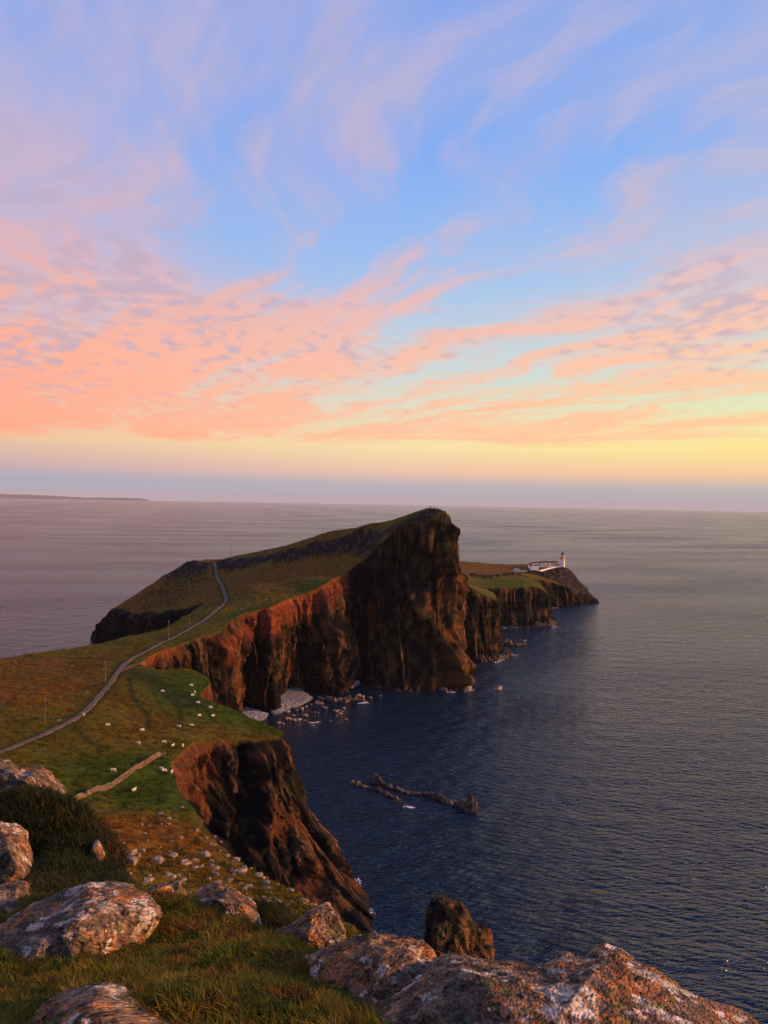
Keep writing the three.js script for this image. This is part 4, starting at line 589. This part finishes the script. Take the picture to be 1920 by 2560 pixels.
// ---------------------------------------------------------------- footpath
function ribbon(name, label, line, half, lift, colour) {
  const cv = new THREE.CatmullRomCurve3(line, false, 'centripetal'), n = Math.ceil(cv.getLength() / 0.8), pos = [], col = [], uv = [], idx = [], K = 6;
  for (let i = 0; i <= n; i++) { const p = cv.getPoint(i / n), t = cv.getTangent(i / n), l = Math.hypot(t.x, t.z), nx = -t.z / l, nz = t.x / l, w = half * (1 + noise(i * 0.13, 3) * 0.4 + noise(i * 0.7, 5) * 0.3); let ym = -1e9; for (let j = 0; j <= K; j++) { const s = (j / K * 2 - 1) * w; ym = Math.max(ym, mainH(p.x + nx * s, p.z + nz * s)); } for (let j = -1; j <= K + 1; j++) { const jj = clamp(j, 0, K), s = (jj / K * 2 - 1) * w, x = p.x + nx * s, z = p.z + nz * s; pos.push(x, mix(mainH(x, z), ym, 0.6) + (j < 0 || j > K ? -0.5 : lift + noise(x * 2, 1, z * 2) * 0.03), z); const f = 1 + fbm(x * 0.8, 2, z * 0.8, 3) * 0.6 - (jj === 3 ? 0.18 : 0); col.push(...colour.map(q => q * f)); uv.push(x / 5, z / 5); } }
  const S = K + 3; for (let i = 0; i < n; i++) for (let j = 0; j < S - 1; j++) { const a = i * S + j, b = a + S; idx.push(a, b, a + 1, a + 1, b, b + 1); }
  tag(mesh(name, geom(pos, idx, col, uv), new THREE.MeshPhysicalMaterial({ specularIntensity: 0.2, name: 'worn_track', vertexColors: true, map: T_grain, roughness: 1, side: THREE.DoubleSide })), label, 'path', null, 'structure');
}
ribbon('path', 'worn concrete footpath winding along the neck and up over the crest', pathLine, 0.88, 0.12, [0.27, 0.195, 0.135]);
ribbon('path', 'short bare earth spur from the footpath to the head of the bay', spurLine, 0.9, 0.10, [0.22, 0.12, 0.08]);

// ---------------------------------------------------------------- dry stone wall
{
  const px = [[168, 2016], [174, 2012], [195, 1997], [225, 1986], [254, 1978], [304, 1950], [347, 1920], [386, 1895], [410, 1886]], cv = new THREE.CatmullRomCurve3(px.map(p => onBase(p)), false, 'centripetal'), L = cv.getLength(), r = rng(515), gs = [], base = cv.getPoint(0.5), proto = [1, 2, 3, 4].map(s => { const g = boulderGeo(40 + s, 0.8, 1); return g; });
  base.y = mainH(base.x, base.z); const M = new THREE.Matrix4(), Q = new THREE.Quaternion();
  for (let s = 0; s < L; s += 0.34) {
    const t = s / L, p = cv.getPoint(t), tn = cv.getTangent(t), nx = -tn.z, nz = tn.x, ruin = t > 0.93 ? (r() < 0.45 ? 2 : 0) : t < 0.34 && t > 0.3 ? 2 : 4, y0 = mainH(p.x, p.z);
    for (let c = 0; c < ruin; c++) for (const side of c === 3 ? [0] : [-1, 1]) { const sz = 0.17 + r() * 0.08, off = side * (0.24 - c * 0.03) + (r() - 0.5) * 0.06, q = new THREE.Vector3(p.x + nx * off - base.x + (r() - 0.5) * 0.12, y0 - base.y + 0.08 + c * 0.27 + (r() - 0.5) * 0.07, p.z + nz * off - base.z + (r() - 0.5) * 0.12); Q.setFromEuler(new THREE.Euler(r() * 0.8, r() * 6.28, r() * 0.8)); const g = proto[Math.floor(r() * 4)].clone(); g.applyMatrix4(M.compose(q, Q, new THREE.Vector3(sz * 1.35, sz * 1.1, sz * 1.1))); const f = 0.75 + r() * 0.6, C = g.attributes.color; for (let i = 0; i < C.count; i++) C.setXYZ(i, C.getX(i) * f * 0.9, C.getY(i) * f * 0.86, C.getZ(i) * f * 0.75); gs.push(g); }
  }
  const g = group('dry_stone_wall', base); tag(g, 'dry stone wall running across the green neck to the cliff gully', 'wall'); const st = mesh('stones', merge(gs), M_boulder, g); st.userData.kind = 'stuff';
}
// ---------------------------------------------------------------- poles
{
  const M_wood = new THREE.MeshPhysicalMaterial({ specularIntensity: 0.2, name: 'weathered_pole', color: new THREE.Color().setRGB(0.30, 0.19, 0.115), map: T_grain, roughness: 0.9 }), M_iron = new THREE.MeshStandardMaterial({ name: 'iron', color: new THREE.Color().setRGB(0.08, 0.075, 0.07), roughness: 0.6, metalness: 0.6 }), M_porc = new THREE.MeshStandardMaterial({ name: 'insulator', color: new THREE.Color().setRGB(0.55, 0.5, 0.45), roughness: 0.3 });
  const list = [[112, 1813, 68, 'tall timber pole left of the footpath, nearest to the viewpoint'], [263, 1709, 55, 'timber pole standing beside the bend of the footpath'], [421, 1602, 50, 'timber pole beside the footpath above the inlet'], [473, 1566, 29, 'short dark timber pole left of the footpath before the bowl'], [578, 1392, 31, 'timber pole with a crossarm on the skyline of the headland']];
  for (const [u, v, hp, label] of list) {
    const p = hit(u, v, mainH) || at(u, v + 1, 503); const h = hp / FOCAL * -p.z; const g = group('utility_pole', p, 0.3); tag(g, label, 'pole', 'poles along the footpath');
    mesh('shaft', new THREE.CylinderGeometry(0.10, 0.15, h + 0.6, 10).translate(0, h / 2 - 0.3, 0), M_wood, g);
    mesh('cap', new THREE.ConeGeometry(0.13, 0.12, 10).translate(0, h + 0.06, 0), M_iron, g);
    if (u > 500) { mesh('crossarm', new THREE.BoxGeometry(1.5, 0.12, 0.1).translate(0, h - 0.25, 0.14), M_wood, g); for (const s of [-0.65, 0.65]) mesh('insulator', new THREE.CylinderGeometry(0.05, 0.07, 0.22, 8).translate(s, h - 0.08, 0.14), M_porc, g); }
    else for (const s of [-1, 1]) mesh('insulator', new THREE.CylinderGeometry(0.045, 0.06, 0.2, 8).translate(s * 0.16, h - 0.2, 0), M_porc, g);
  }
}
// ---------------------------------------------------------------- figures
function blob(bones, size, res, colour) {                              // one continuous skin round tapered bones
  const mc = new MarchingCubes(res, new THREE.MeshStandardMaterial(), false, false, 40000); mc.isolation = 0; const h = res / 2;
  for (let k = 0; k < res; k++) for (let j = 0; j < res; j++) for (let i = 0; i < res; i++) {
    const x = (i - h) / h * size, y = (j - h) / h * size, z = (k - h) / h * size; let s = 0;
    for (const [a, b, ra, rb] of bones) { const ex = b[0] - a[0], ey = b[1] - a[1], ez = b[2] - a[2], t = clamp(((x - a[0]) * ex + (y - a[1]) * ey + (z - a[2]) * ez) / (ex * ex + ey * ey + ez * ez + 1e-9)), d = Math.hypot(x - a[0] - ex * t, y - a[1] - ey * t, z - a[2] - ez * t) - mix(ra, rb, t); s += Math.exp(-d / (size * 0.022)); }
    mc.field[i + j * res + k * res * res] = s > 0 ? Math.log(s) * size * 0.022 : -size;
  }
  mc.update(); const n = mc.count, P = mc.positionArray.slice(0, n * 3); let g = new THREE.BufferGeometry(); g.setAttribute('position', new THREE.BufferAttribute(new Float32Array(P.map(q => q * size)), 3)); g = mergeVertices(g, size * 0.002); g.computeVertexNormals();
  const A = g.attributes.position, col = []; for (let i = 0; i < A.count; i++) col.push(...colour(A.getX(i), A.getY(i), A.getZ(i))); g.setAttribute('color', new THREE.BufferAttribute(new Float32Array(col), 3)); return g;
}
{
  const legs = [[0.30, 0.11], [0.30, -0.11], [-0.28, 0.11], [-0.28, -0.11]], Y = -0.42;   // field is centred on the animal
  const wool = (x, y, z) => { const face = x > 0.47, leg = y < -0.20; const f = 1 + noise(x * 14, y * 14, z * 14) * 0.25; return (face ? [0.42, 0.36, 0.30] : leg ? [0.26, 0.22, 0.18] : [0.56, 0.48, 0.37]).map(q => q * f); };
  const body = [[[-0.33, 0.12, 0], [0.28, 0.13, 0], 0.255, 0.235], [[-0.42, 0.16, 0], [-0.52, 0.02, 0], 0.06, 0.03]];
  const bones = h => [...body, ...h, ...legs.flatMap(([x, z]) => [[[x, 0.05, z], [x - 0.02, -0.18, z], 0.085, 0.045], [[x - 0.02, -0.18, z], [x + 0.005, Y + 0.02, z], 0.042, 0.036]])];
  const graze = blob(bones([[[0.34, 0.14, 0], [0.52, -0.08, 0], 0.15, 0.10], [[0.52, -0.08, 0], [0.60, -0.32, 0], 0.095, 0.06], [[0.50, -0.04, 0.06], [0.47, -0.05, 0.15], 0.035, 0.02], [[0.50, -0.04, -0.06], [0.47, -0.05, -0.15], 0.035, 0.02]]), 0.8, 52, wool);
  const stand = blob(bones([[[0.30, 0.18, 0], [0.47, 0.38, 0], 0.16, 0.10], [[0.47, 0.38, 0], [0.66, 0.30, 0], 0.10, 0.06], [[0.47, 0.42, 0.06], [0.44, 0.44, 0.16], 0.035, 0.02], [[0.47, 0.42, -0.06], [0.44, 0.44, -0.16], 0.035, 0.02]]), 0.8, 52, wool);
  for (const g of [graze, stand]) g.translate(0, -Y, 0);
  const M_wool = new THREE.MeshPhysicalMaterial({ specularIntensity: 0.2, name: 'wool', vertexColors: true, roughness: 1 });
  const flock = [
    [209, 1789, 1, 2.2, 'white sheep standing at the very edge of the footpath'], [269, 1814, 0, 0.3, 'white sheep grazing alone between the footpath and the wall'], [355, 1827, 0, 0.5, 'white sheep grazing in the open middle of the green neck'], [345, 1860, 0, 2.9, 'white sheep grazing above the wall, left of the group of three'],
    [410, 1857, 0, 0.2, 'white sheep beyond the end of the wall, leftmost of three in a row'], [432, 1866, 1, 1.3, 'white sheep beyond the end of the wall, middle of three in a row'], [457, 1867, 1, 1.8, 'white sheep beyond the end of the wall, rightmost of three in a row'],
    [447, 1818, 0, 3.0, 'left sheep of the pair grazing side by side in mid field'], [479, 1815, 0, 0.1, 'right sheep of the pair grazing side by side in mid field'], [498, 1790, 0, 0.8, 'white sheep grazing left of another near the promontory'], [532, 1791, 0, 0.9, 'rightmost white sheep, grazing towards the promontory tip'], [526, 1770, 0, 0.2, 'white sheep close below the red earth hollow at the cliff edge'],
    [495, 1758, 0, 0.3, 'white sheep in the lush hollow left of the red earth'], [481, 1739, 0, 0.6, 'nearer sheep of the touching pair above the lush hollow'], [487, 1732, 1, 2.0, 'farther sheep of the touching pair above the lush hollow'], [478, 1714, 0, 0.4, 'farthest white sheep, on the green rise beside the bay'], [406, 1729, 0, 0.2, 'white sheep grazing on the brown patch left of the lush hollow'],
    [283, 1928, 0, 0.1, 'white sheep grazing just above the stone wall'], [335, 1978, 1, 1.1, 'white sheep below the stone wall, nearest to the viewpoint'], [403, 1924, 0, 2.6, 'left sheep of the two touching at the brink of the gully'], [410, 1929, 0, 0.4, 'right sheep of the two touching at the brink of the gully'], [429, 1933, 1, 1.6, 'white sheep at the brink of the gully, apart from the touching two'],
  ];
  flock.forEach(([u, v, pose, turn, label]) => { const p = hit(u, v + 2, mainH) || at(u, v, 180); const m = mesh('sheep', pose ? stand : graze, M_wool); m.position.copy(p); m.position.y -= 0.02; m.rotation.y = turn; m.scale.setScalar(1.04); tag(m, label, 'sheep', 'sheep on the green neck'); });
  // walker and cairn on the summit
  const top = at(1078, 1269, 447), cy = (x, z) => mainH(x, z);
  const skin = (x, y) => y > 0.66 ? (y > 0.80 ? [0.05, 0.04, 0.035] : [0.4, 0.25, 0.18]) : y > 0.0 ? [0.05, 0.045, 0.06] : [0.03, 0.03, 0.035];
  const man = blob([[[0, 0.05, 0], [0, 0.48, 0], 0.14, 0.17], [[-0.15, 0.48, 0], [0.15, 0.48, 0], 0.09, 0.09], [[0, 0.5, 0], [0, 0.66, 0], 0.065, 0.06], [[0, 0.72, 0.01], [0, 0.79, 0.01], 0.10, 0.105], [[0, 0.72, 0.10], [0, 0.74, 0.12], 0.03, 0.02], [[-0.2, 0.46, 0], [-0.27, 0.18, 0.02], 0.06, 0.05], [[-0.27, 0.18, 0.02], [-0.24, -0.06, 0.1], 0.048, 0.035], [[0.2, 0.46, 0], [0.28, 0.2, 0.02], 0.06, 0.05], [[0.28, 0.2, 0.02], [0.2, 0.1, 0.22], 0.048, 0.035], [[-0.09, 0.02, 0], [-0.11, -0.40, 0.02], 0.10, 0.07], [[-0.11, -0.40, 0.02], [-0.12, -0.82, 0], 0.065, 0.045], [[0.09, 0.02, 0], [0.12, -0.40, 0.03], 0.10, 0.07], [[0.12, -0.40, 0.03], [0.13, -0.82, 0], 0.065, 0.045], [[-0.12, -0.84, 0], [-0.13, -0.85, 0.14], 0.05, 0.04], [[0.13, -0.84, 0], [0.14, -0.85, 0.14], 0.05, 0.04]], 1.0, 60, skin); man.translate(0, 0.88, 0);
  const pm = mesh('person', man, new THREE.MeshPhysicalMaterial({ specularIntensity: 0.2, name: 'clothes', vertexColors: true, roughness: 0.95 })); const px = top.x + 1.7, pz = top.z - 1; pm.position.set(px, cy(px, pz) - 0.05, pz); pm.rotation.y = 2.2; tag(pm, 'lone walker in dark clothes standing on the summit of the headland', 'person');
  const r = rng(71), cg = group('cairn', new THREE.Vector3(top.x - 0.5, cy(top.x - 0.5, top.z) - 0.1, top.z)); tag(cg, 'small dark stone cairn on the summit beside the walker', 'cairn');
  for (let k = 0; k < 26; k++) { const lv = Math.floor(k / 5), ra = 0.55 - lv * 0.09, a = k * 2.4, s = 0.24 - lv * 0.015 + r() * 0.05, m = mesh('stone', BOULD[k % 6], M_cliff, cg); m.scale.set(s, s * 0.9, s); m.position.set(Math.cos(a) * ra, 0.12 + lv * 0.27, Math.sin(a) * ra); m.rotation.set(r(), r() * 6, r()); }
}
console.log('figures done', Math.round(performance.now()));
// ---------------------------------------------------------------- lighthouse station
{
  const paint = new THREE.MeshPhysicalMaterial({ specularIntensity: 0.2, name: 'white_paint', color: new THREE.Color().setRGB(0.80, 0.77, 0.73), map: T_grainSoft(), roughness: 0.85 }), ochre = new THREE.MeshStandardMaterial({ name: 'ochre_paint', color: new THREE.Color().setRGB(0.55, 0.30, 0.085), roughness: 0.8 }), slate = new THREE.MeshPhysicalMaterial({ specularIntensity: 0.2, name: 'slate', color: new THREE.Color().setRGB(0.10, 0.07, 0.06), roughness: 0.9 }), black = new THREE.MeshStandardMaterial({ name: 'black_iron', color: new THREE.Color().setRGB(0.02, 0.02, 0.022), roughness: 0.5 }), glass = new THREE.MeshStandardMaterial({ name: 'window_glass', color: new THREE.Color().setRGB(0.03, 0.03, 0.035), roughness: 0.1 }), lensGlass = new THREE.MeshPhysicalMaterial({ name: 'lantern_glass', color: 0xffffff, transmission: 1, thickness: 0, roughness: 0.03, ior: 1.5 }), lens = new THREE.MeshStandardMaterial({ name: 'lens', color: new THREE.Color().setRGB(0.45, 0.42, 0.33), roughness: 0.2 });
  function T_grainSoft() { return tileTex(128, (u, v) => { const n = 0.9 + rep(u, v, 5, 2, 4) * 0.2; return [n, n * 0.985, n * 0.96]; }); }
  const place = (u, v, d) => { const p = at(u, v, d); p.y = Math.min(p.y, 99); return p; };
  // tower
  const L = place(1406, 1419.5, 811), t = group('lighthouse', L, 0.12); tag(t, 'white lighthouse tower with ochre gallery and black domed lantern', 'lighthouse');
  mesh('tower', new THREE.LatheGeometry([[2.7, -1.5], [2.7, 0.5], [2.5, 0.7], [2.4, 4], [2.3, 8.9]].map(p => new THREE.Vector2(...p)), 40), paint, t);
  mesh('gallery', new THREE.LatheGeometry([[2.3, 8.85], [2.45, 9.0], [2.45, 10.6], [2.7, 10.8], [2.7, 11.9], [2.55, 11.9], [2.55, 11.0], [0.1, 11.0]].map(p => new THREE.Vector2(...p)), 40), ochre, t);
  const lan = mesh('lantern', new THREE.LatheGeometry([[1.85, 11.0], [1.85, 12.2], [1.75, 12.2], [1.75, 11.0]].map(p => new THREE.Vector2(...p)), 32), paint, t);
  mesh('glazing', new THREE.CylinderGeometry(1.75, 1.75, 2.0, 20, 1, true).translate(0, 13.2, 0), lensGlass, lan); mesh('lens', new THREE.SphereGeometry(0.8, 16, 12).scale(1, 1.2, 1).translate(0, 13.1, 0), lens, lan);
  for (let k = 0; k < 10; k++) mesh('glazing_bar', new THREE.BoxGeometry(0.1, 2.0, 0.1).translate(Math.cos(k * 0.628) * 1.78, 13.2, Math.sin(k * 0.628) * 1.78), ochre, lan);
  const dome = mesh('dome', new THREE.LatheGeometry([[2.1, 14.1], [2.15, 14.35], [1.9, 14.9], [1.35, 15.6], [0.6, 16.1], [0.3, 16.3], [0.3, 16.7], [0.02, 16.85]].map(p => new THREE.Vector2(...p)), 32), black, t);
  mesh('vane', merge([new THREE.CylinderGeometry(0.05, 0.05, 1.0, 6).translate(0, 17.2, 0), new THREE.BoxGeometry(1.0, 0.28, 0.05).translate(0.35, 17.5, 0)]), black, dome);
  for (const y of [1.3, 4.3, 7.3]) { const r = 2.56 - y * 0.03, w = mesh('window', new THREE.BoxGeometry(0.85, 1.15, 0.25).translate(0.0, y, r - 0.03), ochre, t); mesh('pane', new THREE.BoxGeometry(0.55, 0.85, 0.06).translate(0.0, y, r + 0.1), glass, w); }
  const dr = mesh('door', new THREE.BoxGeometry(1.1, 2.1, 0.2).translate(-1.9, 1.05, 1.6), ochre, t); mesh('handle', new THREE.BoxGeometry(0.08, 0.2, 0.08).translate(-1.55, 1.05, 1.74), black, dr);
  // houses: u0..u1 across the photo, base row, eaves row, ridge row
  function house(name, label, u0, u1, vb, ve, vr, d, depth, o = {}) {
    const uc = (u0 + u1) / 2, p = place(uc, vb, d), k = d / FOCAL, W = (u1 - u0) * k, H = (vb - ve) * k, R = (ve - vr) * k, g = group(name, p, o.turn ?? 0.1); tag(g, label, 'building');
    mesh('wall', new THREE.BoxGeometry(W, H + 1.6, depth).translate(0, H / 2 - 0.8, -depth / 2), paint, g);
    if (o.flat) mesh('roof', new THREE.BoxGeometry(W + 0.3, 0.35, depth + 0.3).translate(0, H + 0.17, -depth / 2), slate, g);
    else {
      const s = new THREE.Shape([new THREE.Vector2(0.25, H), new THREE.Vector2(-depth / 2, H + R), new THREE.Vector2(-depth - 0.25, H)]), rg = new THREE.ExtrudeGeometry(s, { depth: W + 0.3, bevelEnabled: false }); rg.rotateY(-Math.PI / 2); rg.scale(1, 1, 1); rg.translate(W / 2 + 0.15, 0, 0); mesh('roof', rg, o.roof || slate, g);
    }
    for (const x of o.chimneys || []) { const c = mesh('chimney', new THREE.BoxGeometry(0.9, 2.1, 1.0).translate(x * W, H + R + 0.35, -depth / 2), o.chim || paint, g); mesh('chimney_pot', new THREE.CylinderGeometry(0.16, 0.2, 0.6, 8).translate(x * W, H + R + 1.7, -depth / 2), ochre, c); }
    for (const [x, w, h, y] of o.windows || []) { const f = mesh('window', new THREE.BoxGeometry(w + 0.3, h + 0.3, 0.1).translate(x * W, y, 0.03), ochre, g); mesh('pane', new THREE.BoxGeometry(w, h, 0.06).translate(x * W, y, 0.08), glass, f); mesh('sill', new THREE.BoxGeometry(w + 0.4, 0.12, 0.25).translate(x * W, y - h / 2 - 0.2, 0.1), paint, f); }
    for (const x of o.doors || []) { const f = mesh('door', new THREE.BoxGeometry(1.0, 2.0, 0.1).translate(x * W, 1.0, 0.05), ochre, g); mesh('handle', new THREE.BoxGeometry(0.08, 0.16, 0.06).translate(x * W + 0.3, 1.0, 0.13), black, f); }
    return g;
  }
  const z = (x, y) => [1240 + x / 6.381, 1360 + y / 6.381], zu = x => 1240 + x / 6.381, zv = y => 1360 + y / 6.381;
  house('keepers_cottage', 'long white keepers cottage joined to the lighthouse by a link block', zu(722), zu(1005), zv(352), zv(300), zv(274), 818, 8, { chimneys: [-0.48, 0.0, 0.46], windows: [[-0.37, 1.2, 1.5, 1.9], [-0.11, 1.2, 1.5, 1.9], [0.11, 1.2, 1.5, 1.9], [0.34, 1.2, 1.5, 1.9]], doors: [-0.24] });
  house('keepers_cottage', 'lower white cottage at the left end of the long one', zu(588), zu(720), zv(356), zv(306), zv(286), 817, 7, { chimneys: [-0.46], windows: [[-0.22, 1.1, 1.3, 1.7], [0.1, 1.1, 1.3, 1.7], [0.34, 1.1, 1.3, 1.7]], doors: [-0.05] });
  house('outhouse', 'small white outhouse at the far left of the cottages', zu(530), zu(588), zv(375), zv(330), zv(308), 815, 5, { windows: [[0.1, 0.8, 1.0, 1.6]] });
  house('store', 'plain white store with a dark flat roof in front of the cottages', zu(565), zu(680), zv(408), zv(349), zv(340), 797, 6, { flat: true });
  house('link_block', 'low white block between the cottage and the lighthouse', zu(935), zu(1030), zv(372), zv(330), zv(316), 811, 6, { flat: true, windows: [[-0.2, 0.8, 1.1, 1.4]] });
  house('hut', 'tiny white hut standing apart left of the lighthouse cottages', zu(304), zu(376), zv(418), zv(386), zv(380), 800, 4, { flat: true, windows: [[-0.15, 0.8, 1.1, 1.1], [0.2, 0.8, 1.1, 1.1]] });
  function whiteWall(label, pts, h, th = 0.5) {
    const w = pts.map(([x, y, d]) => at(zu(x), zv(y), d)), gs = [], b = w[0].clone();
    for (let i = 0; i + 1 < w.length; i++) { const a = w[i], c = w[i + 1], l = Math.hypot(c.x - a.x, c.z - a.z), g = new THREE.BoxGeometry(l + th * 0.8, h + 2, th, Math.ceil(l / 2)); const P = g.attributes.position; for (let q = 0; q < P.count; q++) P.setY(q, P.getY(q) + mix(a.y, c.y, P.getX(q) / l + 0.5) + h / 2 - 1 - b.y); g.rotateY(-Math.atan2(c.z - a.z, c.x - a.x)); g.translate((a.x + c.x) / 2 - b.x, 0, (a.z + c.z) / 2 - b.z); gs.push(g); }
    const m = mesh('boundary_wall', merge(gs), paint); m.position.copy(b); tag(m, label, 'wall');
  }
  whiteWall('long white boundary wall sweeping up to the lighthouse', [[300, 436, 792], [380, 442, 786], [470, 447, 783], [560, 455, 780], [610, 457, 780], [690, 442, 784], [770, 422, 790], [850, 402, 796], [940, 386, 802], [1050, 384, 805]], 1.5);
  whiteWall('short white boundary wall left of the tiny hut', [[217, 447, 792], [298, 445, 792]], 1.5);
}
// ---------------------------------------------------------------- far island on the horizon
{
  const D = 30000, n = 260, pos = [], col = [], idx = [], M = 10, drop = D * D / (2 * 6371000);
  for (let i = 0; i <= n; i++) { const u = mix(-700, 372, i / n), t = i / n; const hgt = (smooth(372, 340, u) * 42 + smooth(225, 60, u) * 70 + smooth(40, -500, u) * 160) * (0.9 + 0.35 * fbm(u / 90, 2, 0, 4)) + (smooth(232, 214, u) - smooth(214, 200, u)) * -14;
    for (let j = 0; j <= M; j++) { const q = j / M, d = D + (q - 0.5) * 5200 + noise(u / 30, j) * 300, x = (u - 960) / FOCAL * d, prof = Math.sin(Math.PI * clamp(q)) ** 0.8; pos.push(x, -drop - 30 + prof * (hgt + 75) * (1 + 0.12 * noise(u / 14, j * 0.7)), -d); const f = 1 + 0.3 * noise(u / 12, j); col.push(0.075 * f, 0.075 * f, 0.045 * f); } }
  for (let i = 0; i < n; i++) for (let j = 0; j < M; j++) { const a = i * (M + 1) + j, b = a + M + 1; idx.push(a, b, a + 1, b, b + 1, a + 1); }
  const m = mesh('island', geom(pos, idx, col), new THREE.MeshPhysicalMaterial({ specularIntensity: 0.2, name: 'far_moor', vertexColors: true, roughness: 1, side: THREE.DoubleSide })); tag(m, 'low hazy island lying on the horizon at far left', 'island', null, 'structure');
}
scene.fog = new THREE.FogExp2(new THREE.Color().setRGB(0.72, 0.74, 0.86), 0.00002);   // faint sea air: only the horizon and the far island fade
renderer.render(scene, camera);
